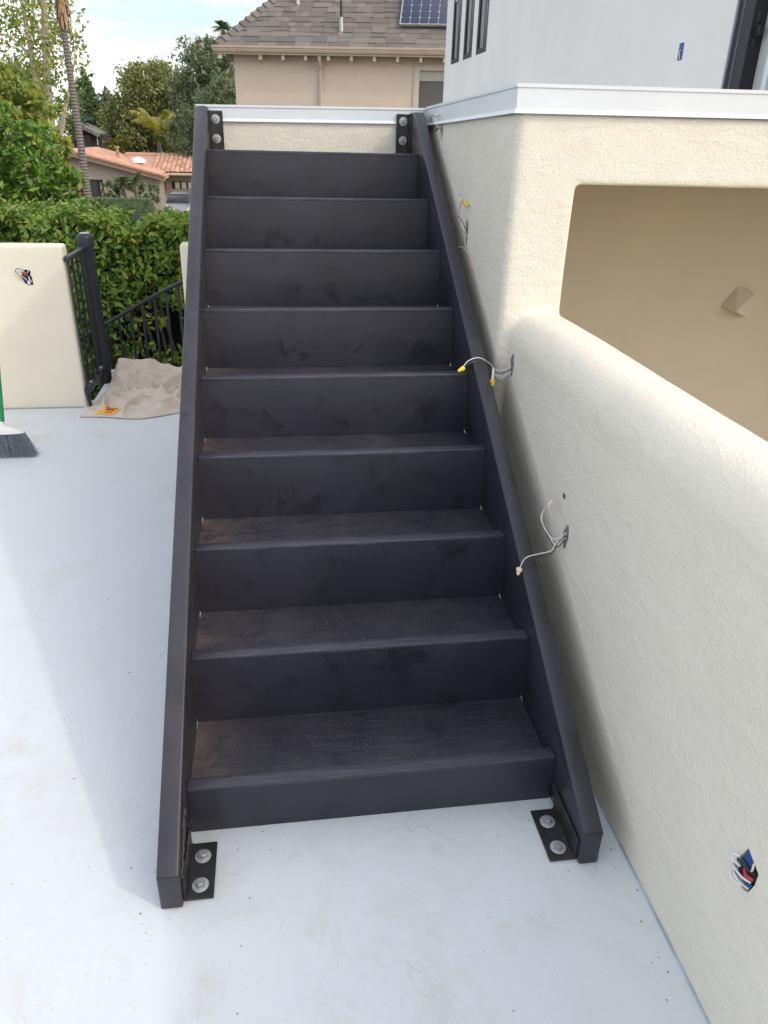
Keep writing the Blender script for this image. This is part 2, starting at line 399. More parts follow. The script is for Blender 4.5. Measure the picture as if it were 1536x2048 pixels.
def remeshed(name, mb, mat, vox=0.012, smooth_it=6, wobble=0.002, parent=None):
    """soft hand-trowelled stucco: voxel remesh of closed boxes, smoothed and slightly uneven"""
    me = bpy.data.meshes.new('tmp'); me.from_pydata([tuple(v) for v in mb.v], [], mb.f)
    bm = bmesh.new(); bm.from_mesh(me); bmesh.ops.recalc_face_normals(bm, faces=bm.faces); bm.to_mesh(me); bm.free()
    t = bpy.data.objects.new('tmp', me); COL.objects.link(t)
    m = t.modifiers.new('r', 'REMESH'); m.mode = 'VOXEL'; m.voxel_size = vox
    m2 = t.modifiers.new('s', 'SMOOTH'); m2.factor = 0.5; m2.iterations = smooth_it
    dg = bpy.context.evaluated_depsgraph_get(); e = t.evaluated_get(dg)
    me2 = bpy.data.meshes.new_from_object(e); bpy.data.objects.remove(t)
    n = len(me2.vertices); co = np.empty(n * 3, np.float32); me2.vertices.foreach_get('co', co); co = co.reshape(-1, 3)
    no = np.empty(n * 3, np.float32); me2.vertex_normals.foreach_get('vector', no); no = no.reshape(-1, 3)
    w = np.zeros(n)
    rg = np.random.default_rng(3)
    for f_, a_ in ((3, 1.0), (7, 0.7), (15, 0.45), (31, 0.25)):
        for _ in range(3):
            k = rg.normal(size=3); k *= f_ / np.linalg.norm(k); w += a_ * np.sin(co @ k + rg.uniform(0, 6.28)) / 3
    co += no * (w * wobble)[:, None]
    me2.vertices.foreach_set('co', co.ravel()); me2.name = name; me2.materials.clear()
    return link(name, me2, mat, parent, True)
def cut(o, mb):
    me = bpy.data.meshes.new('cut'); me.from_pydata([tuple(v) for v in mb.v], [], mb.f)
    bm = bmesh.new(); bm.from_mesh(me); bmesh.ops.recalc_face_normals(bm, faces=bm.faces); bm.to_mesh(me); bm.free()
    c = bpy.data.objects.new('cut', me); COL.objects.link(c); c.parent = o.parent
    bpy.context.view_layer.update()
    m = o.modifiers.new('b', 'BOOLEAN'); m.operation = 'DIFFERENCE'; m.solver = 'EXACT'; m.object = c
    dg = bpy.context.evaluated_depsgraph_get(); me2 = bpy.data.meshes.new_from_object(o.evaluated_get(dg))
    o.modifiers.clear(); o.data = me2; bpy.data.objects.remove(c)
    me2.polygons.foreach_set('use_smooth', [True] * len(me2.polygons)); me2.set_sharp_from_angle(angle=R(60))
def plate_holes(name, P, U, Vv, w, h, holes, depth, mat, parent=None):
    """flat wall sheet with rectangular openings and reveals; P corner, U/Vv unit axes, normal = U x Vv"""
    P, U, Vv = Vector(P), Vector(U), Vector(Vv); N = U.cross(Vv); vs, fs = [], []
    us = sorted({0, w, *[q for a in holes for q in (a[0], a[1])]}); ws = sorted({0, h, *[q for a in holes for q in (a[2], a[3])]})
    def q(*pts):
        b = len(vs); vs.extend(pts); fs.append(tuple(range(b, b + len(pts))))
    for i in range(len(us) - 1):
        for j in range(len(ws) - 1):
            cu, cv = (us[i] + us[i + 1]) / 2, (ws[j] + ws[j + 1]) / 2
            if any(a[0] < cu < a[1] and a[2] < cv < a[3] for a in holes): continue
            q(*[P + U * a + Vv * b for a, b in ((us[i], ws[j]), (us[i + 1], ws[j]), (us[i + 1], ws[j + 1]), (us[i], ws[j + 1]))])
    for a in holes:
        c = [P + U * x + Vv * y for x, y in ((a[0], a[2]), (a[1], a[2]), (a[1], a[3]), (a[0], a[3]))]
        for k in range(4):
            q(c[k], c[(k + 1) % 4], c[(k + 1) % 4] - N * depth, c[k] - N * depth)
    return mesh_obj(name, vs, fs, mat, parent)

# ------------------------------------------------------------------ the deck and ground
RISE, RUN, WID, Z1 = 0.178, 0.30340, 0.9765, 0.1535
RISERS = 9
structure(mesh_obj('ground', [(-400, -200, -3.6), (400, -200, -3.6), (400, 900, -3.6), (-400, 900, -3.6)], [(0, 1, 2, 3)], 'ground_soil'))
mb = MB(); mb.prism([(-7, -7), (1.25, -7), (1.25, 2.9), (-0.22, 2.9), (-0.22, 4.32), (-0.965, 4.32), (-0.965, 3.7), (-7, 3.7)], -0.22, 0.0, 'z')
structure(mb.build('roof_deck', 'deck_coating'))
mb = MB(); mb.prism([(1.25, 1.46), (6.5, 1.46), (6.5, 9.6), (-0.03, 9.6), (-0.03, 2.95), (1.25, 2.95)], 1.58, 1.735, 'z')
structure(mb.build('upper_deck', 'deck_coating'))

# ------------------------------------------------------------------ stucco walls
ww = thing('stucco_wall', 'cream stucco wall and rounded parapet running along the right of the metal stairs', 'wall', (1.1, 1.2, 0))
Mi = Matrix.Translation((-1.1, -1.2, 0))
def addw(mb): mb.v = [Mi @ v for v in mb.v]; return mb
mb = MB()
arc = [(1.072 + 0.032 * (1 - math.cos(t)), 1.205 + 0.032 * (1 - math.sin(t))) for t in np.linspace(0, PI / 2, 6)]
mb.prism([(float(a), float(b)) for a, b in arc] + [(1.298, 1.205), (1.298, 2.95), (1.072, 2.95)], -0.12, 1.725, 'z')   # pillar and stair-side wall
mb.box(1.25, 4.2, 1.205, 1.46, 1.515, 1.725)                # beam over the opening
prof = [(1.110, -0.12), (1.110, 0.985)] + [(1.205 - 0.095 * math.cos(t), 0.985 + 0.105 * math.sin(t)) for t in np.linspace(0.2, PI / 2, 8)] + [(1.285, 1.090), (1.302, 1.075), (1.302, -0.12)]
mb.prism([(float(a), float(b)) for a, b in prof], -3.6, 1.30, 'y')   # low parapet with a rounded shoulder
wall_body = remeshed('wall_body', addw(mb), 'stucco_cream', 0.0110, 2, 0.0026, ww)
def coping_profile(z0, z1, out):   # (offset outwards, z) outline of a folded drip edge
    return [(0.0, z1), (out + 0.004, z1), (out + 0.004, z1 - 0.010), (out, z1 - 0.013), (out - 0.002, z0 + 0.014), (out + 0.006, z0 + 0.002), (out + 0.006, z0), (0.0, z0 + 0.004)]
mb = MB(); b0 = coping_profile(1.722, 1.806, 0.012)
# mitred around the outer corner: run along the stair side, then along the beam front
v = []
for (o, z) in b0: v.append((1.074 - o, 2.722, z - 0.022))
for (o, z) in b0: v.append((1.074 - o, 1.207 - o, z))
for (o, z) in b0: v.append((4.2, 1.207 - o, z + 0.018))
n = len(b0); fs = []
for s_ in range(2):
    for i in range(n):
        j = (i + 1) % n; fs.append((s_ * n + i, s_ * n + j, (s_ + 1) * n + j, (s_ + 1) * n + i))
mb.v = [Mi @ Vector(q) for q in v]; mb.f = fs
mb.build('metal_coping', 'coping_white', ww)
mb = MB().box(1.08, 4.2, 1.22, 1.6, 1.735, 1.795); addw(mb).build('coping_top', 'coping_white', ww)
mb = MB().box(1.08, 1.35, 1.63, 2.72, 1.735, 1.78); addw(mb).build('coping_top', 'coping_white', ww)
mb = MB().tube([(1.1085, y_, 0.002) for y_ in np.linspace(-3.6, 1.2, 12)], 0.0035, 6); addw(mb).build('contact_shade_line', 'contact_shade_grey', ww, True)  # thin grey tube painting the contact shade where wall meets deck
# crossed pencil mark
mb = MB().box(1.1050, 1.113, 0.490, 0.510, 0.6921, 0.6929).box(1.1052, 1.113, 0.4996, 0.5004, 0.684, 0.701)
M45 = Matrix.Translation((1.1, 0.5, 0.6925)) @ Matrix.Rotation(R(38), 4, 'X') @ Matrix.Translation((-1.1, -0.5, -0.6925))
mb.v = [M45 @ q for q in mb.v]; addw(mb).build('pencil_cross', 'pencil', ww)

lw = thing('landing_wall', 'cream stucco wall with white metal edge that the stair top bolts to', 'wall', (0.5, 2.73, 0))
Ml = Matrix.Translation((-0.5, -2.73, 0))
mb = MB().box(-0.045, 1.066, 2.733, 9.6, -3.6, 1.575); 
mb2 = MB().box(-0.045, 1.066, 2.733, 2.95, 0.9, 1.72); mb2.v = [Ml @ q for q in mb2.v]
remeshed('wall_body', mb2, 'stucco_cream', 0.0125, 3, 0.0016, lw)
mb.v = [Ml @ q for q in MB().box(-0.04, 1.06, 2.96, 9.6, -3.6, 1.575).v]; mb.build('wall_core', 'stucco_cream', lw)
v = []
for (o, z) in coping_profile(1.694, 1.766, 0.010): v.append((-0.058, 2.735 - o, z))
for (o, z) in coping_profile(1.694, 1.766, 0.010): v.append((1.068, 2.735 - o, z + 0.014))
for k in (0, 1): pass
fs = [(i, (i + 1) % n, n + (i + 1) % n, n + i) for i in range(n)] + [tuple(range(n))]
mb = MB(); mb.v = [Ml @ Vector(q) for q in v]; mb.f = fs; mb.build('metal_coping', 'coping_white', lw)
mb = MB().box(-0.05, 1.06, 2.74, 3.0, 1.726, 1.762); mb.v = [Ml @ q for q in mb.v]; mb.build('coping_top', 'coping_white', lw)
mb = MB().box(-0.06, -0.045, 2.73, 9.6, 1.70, 1.765); mb.v = [Ml @ q for q in mb.v]; mb.build('side_coping', 'coping_white', lw)

# covered passage behind the opening
bw = thing('passage_wall', 'shaded beige stucco wall seen through the opening beside the stairs', 'wall', (3, 3.2, 0))
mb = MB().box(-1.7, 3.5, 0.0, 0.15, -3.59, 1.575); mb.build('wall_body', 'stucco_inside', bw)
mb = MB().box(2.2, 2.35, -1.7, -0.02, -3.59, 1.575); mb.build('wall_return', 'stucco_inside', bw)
structure(mesh_obj('passage_floor', [(1.31, -4, -2.6), (6.4, -4, -2.6), (6.4, 3.19, -2.6), (1.31, 3.19, -2.6)], [(0, 1, 2, 3)], 'tan_tile'))
sc = thing('wall_sconce', 'beige pyramid stucco sconce on the shaded wall inside the opening', 'sconce', (3.262, 3.198, 0.745))
A = [(-0.014, 0, 0.090), (0.072, 0, 0.067), (0.077, 0, -0.103), (-0.099, 0, -0.034)]
T = (0.045, -0.10, 0.045); B = (0.03, -0.11, -0.075)
mesh_obj('shade', [*A, (0.070, -0.075, 0.060), (-0.055, -0.105, -0.050), (0.060, -0.105, -0.098)],
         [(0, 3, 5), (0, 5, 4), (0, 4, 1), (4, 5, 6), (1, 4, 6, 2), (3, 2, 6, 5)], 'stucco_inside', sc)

# ------------------------------------------------------------------ white house on the upper deck
hs = thing('white_house', 'white stucco house wall with narrow black windows on the upper deck', 'house', (2.5, 5, 1.735))
HX, HY0, HY1, HZ0, HZ1 = 2.5, 1.70, 9.2, 1.735, 5.0
wins = [(8.41, 8.85), (7.81, 8.225), (7.205, 7.636)]
def H(y, z): return (HY1 - y, z - HZ0)
holes = [(HY1 - b, HY1 - a, 2.45 - HZ0, 4.3 - HZ0) for a, b in wins]
holes += [(HY1 - 2.53, HY1 - 1.78, 0.02, 3.85 - HZ0), (HY1 - 3.058, HY1 - 3.000, 2.055 - HZ0, 2.137 - HZ0)]
o = plate_holes('wall', (0, HY1 - 5, 0), (0, -1, 0), (0, 0, 1), HY1 - HY0, HZ1 - HZ0, holes, 0.09, 'stucco_white', hs)
MB().box(0.012, 3.2, HY1 - 5 - 0.02, HY1 - 5, 0, HZ1 - HZ0).build('end_wall', 'stucco_white', hs)
MB().box(0.012, 3.2, HY0 - 5, HY0 - 5 + 0.02, 0, HZ1 - HZ0).build('end_wall', 'stucco_white', hs)
MB().box(-0.03, 3.2, HY0 - 5 - 0.03, HY1 - 5 + 0.03, HZ1 - HZ0, HZ1 - HZ0 + 0.12).build('roof', 'stucco_white', hs)
MB().box(0.9, 0.95, HY0 - 5 + 0.05, HY1 - 5 - 0.05, 0.01, HZ1 - HZ0 - 0.01).build('inner_wall', 'dark_void', hs)
for (a, b) in wins:
    y0, y1 = a - 5, b - 5; z0, z1 = 2.45 - HZ0, 4.3 - HZ0; zm = z0 + 0.62
    m_ = MB().box(0.003, 0.02, y0, y0 + 0.06, z0, z1).box(0.003, 0.02, y1 - 0.06, y1, z0, z1).box(0.0035, 0.019, y0, y1, z0, z0 + 0.05).box(0.0035, 0.019, y0, y1, z1 - 0.05, z1)
    w_ = m_.build('window', 'window_black', hs)
    MB().box(0.012, 0.018, y0 + 0.05, y1 - 0.05, z0 + 0.04, z1 - 0.04).build('pane', 'glass_dark', w_)
    MB().box(0.0055, 0.012, y0 + 0.06, y1 - 0.06, zm, zm + 0.03).build('meeting_rail', 'window_stile', w_)
    yc = (y0 + y1) / 2 + 0.01
    MB().box(0.006, 0.012, yc - 0.036, yc + 0.036, z0 + 0.05, zm - 0.04).build('stile', 'window_stile', w_)
    MB().box(0.0052, 0.0118, yc - 0.012, yc + 0.006, z0 + 0.05, zm - 0.04).build('stile_groove', 'window_black', w_)
dr = MB().box(0.005, 0.10, 2.49 - 5, 2.527 - 5, 0.02, 2.1).box(0.008, 0.10, 2.395 - 5, 2.486 - 5, 0.02, 2.1).build('door', 'window_black', hs)
MB().box(-0.004, 0.06, 2.527 - 5, 2.537 - 5, 0.0, 2.11).build('door_bead', 'sealant', dr)
MB().box(0.0065, 0.02, 2.4865 - 5, 2.4895 - 5, 0.02, 2.1).build('frame_groove', 'sealant', dr)
MB().box(0.075, 0.10, 2.30 - 5, 2.392 - 5, 0.02, 2.1).build('jamb', 'door_white', dr)
MB().box(0.06, 0.12, 2.262 - 5, 2.298 - 5, 0.02, 2.1).build('jamb_trim', 'coping_white', dr)
MB().box(0.14, 0.18, 1.79 - 5, 2.28 - 5, 0.02, 2.1).build('leaf', 'room_beige', dr)
MB().box(0.125, 0.142, 1.85 - 5, 2.19 - 5, 0.29, 0.9).build('panel', 'door_white', dr, bevel=0.006)
MB().lathe([(0.0, -0.02), (0.012, -0.02), (0.012, 0.02), (0.0, 0.02)], 12, Matrix.Translation((0.04, 2.400 - 5, 0.445))).box(0.03, 0.05, 2.355 - 5, 2.405 - 5, 0.37, 0.41).lathe([(0.0, -0.012), (0.012, -0.012), (0.012, 0.012), (0.0, 0.012)], 12, Matrix.Translation((0.04, 2.400 - 5, 0.345))).build('strike_latch', 'window_black', dr)
MB().box(0.118, 0.135, 2.235 - 5, 2.262 - 5, 0.235, 0.325).build('hinge', 'window_black', dr)
MB().box(0.004, 0.012, 3.000 - 5, 3.058 - 5, 2.055 - HZ0, 2.137 - HZ0).build('outlet_box', 'box_blue', hs)
MB().tube([(0.004, 3.035 - 5, 2.062 - HZ0), (-0.004, 3.03 - 5, 2.085 - HZ0), (-0.002, 3.045 - 5, 2.095 - HZ0), (0.004, 3.035 - 5, 2.105 - HZ0)], 0.0035, 6).build('outlet_wire', 'wire_white', hs)

# ------------------------------------------------------------------ left parapets
lp = thing('parapet', 'cream stucco parapet with rounded top at left with an open electrical box', 'wall', (-2, 3.55, 0))
mb = MB().box(-2.0, 1.022, 0.005, 0.12, -0.1, 1.022)
left_body = remeshed('wall_body', mb, 'stucco_pale', 0.0115, 4, 0.0015, lp)
MB().box(-2.0, 1.0, -0.008, 0.01, 0.0, 0.006).build('base_joint', 'sealant', lp)
rp2 = thing('parapet', 'narrow cream stucco parapet end just left of the stair stringer', 'wall', (-0.2, 3.55, 0))
remeshed('wall_body', MB().box(-0.090, 0.16, 0.005, 0.14, -0.1, 1.03), 'stucco_pale', 0.0115, 4, 0.001, rp2)

# ------------------------------------------------------------------ the metal staircase
st = thing('metal_staircase', 'black painted steel staircase climbing beside the cream stucco wall', 'staircase')
SL = RISE / RUN
def stringer(x0, x1):
    top = lambda y: 0.2367 + SL * y
    poly = [(-0.218, 0.0), (-0.218, top(-0.218)), (2.592, 1.757), (2.722, 1.757), (2.722, top(2.722) - 0.31), (0.118, 0.0)]
    return MB().prism(poly, x0, x1).build('stringer', 'black_steel', st, bevel=0.0065, seg=3)
stringer(-0.052, 0.0); stringer(WID, WID + 0.052)
for i in range(RISERS):
    y = i * RUN; z = Z1 + i * RISE; zb = 0.002 if i == 0 else z - RISE - 0.049
    rz = random.uniform(-0.001, 0.001)
    r_ = MB().prism([(y, zb), (y + 0.006, zb), (y + 0.006, z - 0.004), (y, z - 0.004)], 0.0015, WID - 0.0015).build('riser', 'black_steel', st)
    MB().prism([(y - 0.0008, z - 0.012), (y + 0.0055, z - 0.012), (y + 0.0055, z - 0.006), (y + 0.033, z - 0.006), (y + 0.033, z - 0.052), (y + 0.038, z - 0.052), (y + 0.038, z), (y - 0.0008, z)], 0.001, WID - 0.001).build('nosing', 'worn_sheen_steel', r_, bevel=0.0030, seg=3)
    t_ = MB().prism([(y + 0.032, z - 0.055), (y + RUN + 0.004, z - 0.055), (y + RUN + 0.004, z - 0.050), (y + 0.032, z - 0.050)], 0.001, WID - 0.001) if i < RISERS - 1 else \
         MB().prism([(y + 0.032, z - 0.055), (2.728, z - 0.055), (2.728, z - 0.050), (y + 0.032, z - 0.050)], 0.001, WID - 0.001)
    t_.build('tread', 'black_steel', st)
# irregular weld beads where the treads and risers meet the stringers
def bead(pts, r, name='weld_bead'):
    P = []; pts = [Vector(p) for p in pts]; rr = []
    for a, b in zip(pts[:-1], pts[1:]):
        nseg = max(2, int((b - a).length / 0.006))
        for k in range(nseg):
            P.append(a.lerp(b, k / nseg) + Vector((random.uniform(-1, 1), random.uniform(-1, 1), random.uniform(-1, 1))) * r * 0.25); rr.append(r * random.uniform(0.6, 1.25))
    P.append(pts[-1]); rr.append(r)
    return MB().tube(P, rr, 6).build(name, 'weld', st, True)
bead([(0.003, -0.07, 0.165), (0.003, -0.205, 0.086)], 0.0045)
bead([(0.0055, -0.195, 0.072), (0.0055, -0.02, 0.072)], 0.003)
bead([(WID - 0.0055, -0.195, 0.072), (WID - 0.0055, -0.02, 0.072)], 0.003)
bead([(0.0, -0.2185, 0.107), (-0.05, -0.2185, 0.107)], 0.0022)
bead([(WID, -0.2185, 0.107), (WID + 0.05, -0.2185, 0.107)], 0.0022)
for i in range(RISERS - 1):
    y = (i + 1) * RUN; z = Z1 + i * RISE
    bead([(WID - 0.0015, y - 0.001, z - 0.045), (WID - 0.0015, y - 0.001, z + RISE - 0.012)], 0.0016)
    bead([(0.0015, y - 0.001, z - 0.045), (0.0015, y - 0.001, z + RISE - 0.012)], 0.0016)
def bolt(parent, loc, M3, jitter):
    T_ = Matrix.Translation(loc) @ M3.to_4x4() @ Matrix.Rotation(jitter, 4, 'Z') 
    w_ = MB().lathe([(0.0, 0.0), (0.0195, 0.0), (0.0205, 0.0012), (0.0195, 0.003), (0.0, 0.003)], 28, T_).build('washer', 'zinc_washer', parent, True)
    b_ = MB().lathe([(0.0, 0.003), (0.0118, 0.003), (0.0118, 0.0135), (0.0100, 0.0150), (0.0, 0.0150)], 6, T_).build('bolt', 'zinc', parent)
I3 = Matrix.Identity(3)
def floor_bracket(x_in, sgn, y0, y1):
    xs = sorted((x_in, x_in + sgn * 0.069))
    b_ = MB()
    b_.prism([(x_in, 0.002), (x_in + sgn * 0.069, 0.002), (x_in + sgn * 0.069, 0.008), (x_in + sgn * 0.010, 0.008), (x_in + sgn * 0.006, 0.012), (x_in + sgn * 0.006, 0.072), (x_in, 0.072)], y0, y1, 'y')
    o = b_.build('angle_bracket', 'bracket_black', st, bevel=0.001, seg=1)
    for yy in (-0.085, -0.167): bolt(o, (x_in + sgn * 0.036, yy, 0.008), I3, random.uniform(0, 1))
floor_bracket(0.0005, 1, -0.202, -0.042); floor_bracket(WID - 0.0005, -1, -0.202, -0.042)
RXm = Matrix.Rotation(R(90), 3, 'X')
def wall_bracket(x_in, sgn, z0, z1):
    b_ = MB().prism([(x_in, 2.7205), (x_in + sgn * 0.064, 2.7205), (x_in + sgn * 0.064, 2.7145), (x_in + sgn * 0.010, 2.7145), (x_in + sgn * 0.006, 2.7105), (x_in + sgn * 0.006, 2.650), (x_in, 2.650)], z0, z1, 'z')
    o = b_.build('angle_bracket', 'bracket_black', st, bevel=0.001, seg=1)
    for zz in (1.705, 1.620): bolt(o, (x_in + sgn * 0.030, 2.7145, zz + (0.012 if sgn < 0 else 0)), RXm, random.uniform(0, 1))
wall_bracket(0.0005, 1, 1.535, 1.741); wall_bracket(WID - 0.0005, -1, 1.535, 1.750)

# ------------------------------------------------------------------ light-fixture holes and wiring on the right wall
WO = Vector((1.1, 1.2, 0)); cutter = MB(); cups = []
for (x, y, z, ry, rz, tl) in ((1.110, 1.130, 0.915, 0.026, 0.046, 0.1), (1.110, 0.455, 0.577, 0.022, 0.046, 0.2), (1.072, 1.775, 1.294, 0.026, 0.055, 0.1), (1.072, 2.365, 1.668, 0.028, 0.044, 0.1), (1.072, 1.93, 1.43, 0.008, 0.012, 0)):
    ring = []
    for k in range(22):
        t = 2 * PI * k / 22; jj = random.uniform(0.88, 1.1); a, b = ry * math.cos(t) * jj, rz * math.sin(t) * jj
        ring.append((y + a * math.cos(tl) - b * math.sin(tl) - WO.y, z + a * math.sin(tl) + b * math.cos(tl)))
    cutter.prism(ring, x - WO.x - 0.03, x - WO.x + 0.016, 'x')
    cups.append((x, y, z, ry, rz))
jo = [(-0.012, 0.046), (0.030, 0.025), (0.030, -0.004), (0.022, -0.035), (0.008, -0.045), (-0.026, -0.034), (-0.028, -0.004), (-0.022, 0.012)]
cutter.prism([(-0.579 - a - WO.y, 0.418 + b) for a, b in jo], 1.11 - WO.x - 0.03, 1.11 - WO.x + 0.03, 'x')
cut(wall_body, cutter)
for (x, y, z, ry, rz) in cups:
    M_ = Matrix.Translation(Vector((x + 0.006, y, z)) - WO) @ Matrix.Rotation(R(90), 4, 'Y')
    MB().lathe([(0.0, 0.0), (1.25, 0.0), (1.25, 0.004), (0.0, 0.004)], 18, M_ @ Matrix.Diagonal((rz, ry, 1, 1))).build('fixture_hole', 'hole_grey', ww)
jl = [(-0.020, 0.030), (0.004, 0.042), (0.028, 0.034), (0.032, -0.010), (0.034, -0.050), (0.000, -0.052), (-0.020, -0.036), (-0.026, -0.006)]
cutter = MB().prism([(-1.214 + a + 2.0, 0.836 + b) for a, b in jl], -0.03, 0.03, 'y'); cut(left_body, cutter)
def spline(pts, k=8):
    P = [Vector(p) for p in pts]; P = [P[0] * 2 - P[1]] + P + [P[-1] * 2 - P[-2]]; out = []
    for i in range(1, len(P) - 2):
        for j in range(k):
            t = j / k; a, b, c, d = P[i - 1], P[i], P[i + 1], P[i + 2]
            out.append(0.5 * ((2 * b) + (c - a) * t + (2 * a - 5 * b + 4 * c - d) * t * t + (3 * b - a - 3 * c + d) * t ** 3))
    out.append(P[-2]); return out
def nut(parent, p, d, mat, s=1.0):
    M_ = Matrix.Translation(p) @ Vector(d).to_track_quat('Z', 'Y').to_matrix().to_4x4() @ Matrix.Scale(s, 4)
    MB().lathe([(0.0, 0.0), (0.0068, 0.0), (0.0075, 0.006), (0.006, 0.013), (0.0042, 0.022), (0.0, 0.023)], 10, M_).box(-0.0088, 0.0088, -0.0014, 0.0014, 0.002, 0.010, M_).build('wire_nut', mat, parent, True)
def wiring(label, runs, nuts):
    base = runs[0][0][0]; w_ = thing('fixture_wiring', label, 'wires', base, 'loose light wires on the stair wall'); off = Vector(base)
    for (pts, r, mat) in runs:
        P = [q - off for q in spline(pts)]
        MB().tube(P, r, 6).build('wire', mat, w_, True)
    for (p, d, mat, s) in nuts: nut(w_, Vector(p) - off, d, mat, s)
# hole 1 (lower): one run to the ivory nut over the stringer, one loop to the pale nut against the wall
wiring('white wires with two ivory nuts hanging from the lowest hole in the stair wall', [
    ([(1.118, 0.455, 0.575), (1.088, 0.46, 0.555), (1.060, 0.425, 0.550), (1.025, 0.430, 0.538), (0.988, 0.437, 0.522), (0.968, 0.428, 0.488)], 0.00145, 'wire_white'),
    ([(1.118, 0.452, 0.585), (1.092, 0.455, 0.560), (1.063, 0.420, 0.546), (1.029, 0.424, 0.533), (0.991, 0.431, 0.516), (0.970, 0.424, 0.488)], 0.00145, 'wire_black'),
    ([(1.118, 0.46, 0.590), (1.088, 0.475, 0.560), (1.072, 0.505, 0.568), (1.066, 0.545, 0.590), (1.072, 0.55, 0.625), (1.078, 0.525, 0.655)], 0.00145, 'wire_white'),
    ([(1.118, 0.457, 0.583), (1.090, 0.465, 0.545), (1.078, 0.50, 0.560), (1.062, 0.54, 0.595), (1.068, 0.545, 0.625), (1.075, 0.522, 0.655)], 0.00145, 'wire_white'),
    ([(1.118, 0.457, 0.575), (1.095, 0.47, 0.535), (1.083, 0.51, 0.545), (1.068, 0.545, 0.58)], 0.00145, 'wire_black')],
    [((0.970, 0.428, 0.495), (-0.25, -0.25, -0.85), 'nut_ivory', 1.05), ((1.077, 0.528, 0.648), (0.15, -0.35, 0.85), 'nut_ivory', 1.0)])
wiring('white wires with two yellow nuts hanging over the stringer below the opening', [
    ([(1.115, 1.145, 0.905), (1.085, 1.15, 0.895), (1.055, 1.15, 0.90), (1.030, 1.14, 0.925), (0.985, 1.12, 0.950), (0.945, 1.105, 0.945), (0.922, 1.095, 0.925)], 0.00145, 'wire_white'),
    ([(1.115, 1.140, 0.900), (1.085, 1.145, 0.885), (1.058, 1.145, 0.890), (1.030, 1.135, 0.915), (0.985, 1.115, 0.938), (0.945, 1.10, 0.936), (0.922, 1.092, 0.920)], 0.00145, 'wire_black'),
    ([(1.115, 1.143, 0.895), (1.080, 1.15, 0.875), (1.055, 1.15, 0.888), (1.035, 1.10, 0.918), (1.020, 1.055, 0.925), (1.014, 1.035, 0.890)], 0.0018, 'wire_white'),
    ([(1.115, 1.138, 0.892), (1.080, 1.145, 0.868), (1.053, 1.145, 0.884), (1.038, 1.095, 0.912), (1.024, 1.055, 0.918), (1.018, 1.035, 0.890)], 0.0018, 'wire_white')],
    [((0.926, 1.094, 0.922), (-0.75, -0.25, -0.35), 'nut_yellow', 1.15), ((1.016, 1.035, 0.896), (0.06, -0.15, -0.95), 'nut_yellow', 1.05)])
wiring('twisted wires with yellow nuts rising from the upper hole in the stair wall', [
    ([(1.08, 1.775, 1.285), (1.058, 1.78, 1.31), (1.045, 1.785, 1.345), (1.040, 1.79, 1.385), (1.042, 1.775, 1.42), (1.055, 1.755, 1.415)], 0.00145, 'wire_copper'),
    ([(1.08, 1.772, 1.280), (1.056, 1.774, 1.315), (1.043, 1.79, 1.348), (1.044, 1.795, 1.375), (1.048, 1.79, 1.41)], 0.00145, 'wire_white'),
    ([(1.08, 1.776, 1.300), (1.060, 1.77, 1.325), (1.047, 1.78, 1.35), (1.037, 1.80, 1.36)], 0.00145, 'wire_black')],
    [((1.052, 1.760, 1.415), (0.3, -0.5, -0.35), 'nut_yellow', 1.1), ((1.048, 1.80, 1.405), (0.0, 0.05, 0.9), 'nut_ivory', 1.1)])
wiring('short black and white wires poking from the topmost hole beside the coping', [
    ([(1.08, 2.365, 1.665), (1.055, 2.37, 1.685), (1.045, 2.39, 1.715), (1.040, 2.42, 1.735)], 0.00145, 'wire_white'),
    ([(1.08, 2.360, 1.668), (1.055, 2.38, 1.692), (1.040, 2.42, 1.705), (1.030, 2.44, 1.728), (1.038, 2.40, 1.742)], 0.00145, 'wire_black')],
    [((1.042, 2.40, 1.738), (0.35, -0.4, 0.15), 'nut_ivory', 1.0), ((1.055, 2.385, 1.690), (-0.2, 0.1, -0.3), 'wire_black', 0.8)])
lone = MB().tube(spline([(1.003, 1.62, 1.262), (1.018, 1.60, 1.262), (1.035, 1.57, 1.235), (1.046, 1.55, 1.20), (1.056, 1.53, 1.165)]), 0.0016, 6).build('loose_wire', 'wire_copper', None, True)
tag(lone, 'single thin copper-coloured wire lying across the right stringer near the top', 'wire')

def junction(label, P, U, N, outline, wires):
    j = thing('electrical_box', label, 'electrical box', P); U = Vector(U); N = Vector(N); Z = Vector((0, 0, 1))
    V = [U * a * 1.2 + Z * b * 1.2 - N * 0.008 for a, b in outline]; nn = len(V)
    mesh_obj('opening', V, [tuple(range(nn))], 'dark_void', j)
    return j, U, N, Z
def zone(j, U, N, Z, pts, mat, name, d=0.005):
    mesh_obj(name, [U * a + Z * b + N * (d - 0.008) for a, b in pts], [tuple(range(len(pts)))], mat, j)
def cable(j, U, N, Z, pts, r, mat):
    MB().tube(spline([U * a + Z * b + N * (c - 0.003) for a, b, c in pts], 6), r, 6).build('wire', mat, j, True)
j, U, N, Z = junction('ragged hole with a blue box and bundled wires low on the right wall', (1.1095, -0.579, 0.418), (0, -1, 0), (-1, 0, 0),
    jo, None)
zone(j, U, N, Z, [(-0.011, 0.043), (0.012, 0.031), (0.012, 0.012), (-0.020, 0.012)], 'box_blue', 'box_face')
zone(j, U, N, Z, [(-0.022, 0.008), (0.0, 0.008), (0.0, -0.002), (-0.022, -0.002)], 'box_blue', 'box_face', 0.0055)
zone(j, U, N, Z, [(-0.004, -0.020), (0.022, -0.016), (0.020, -0.034), (0.000, -0.034)], 'box_blue', 'box_face', 0.005)
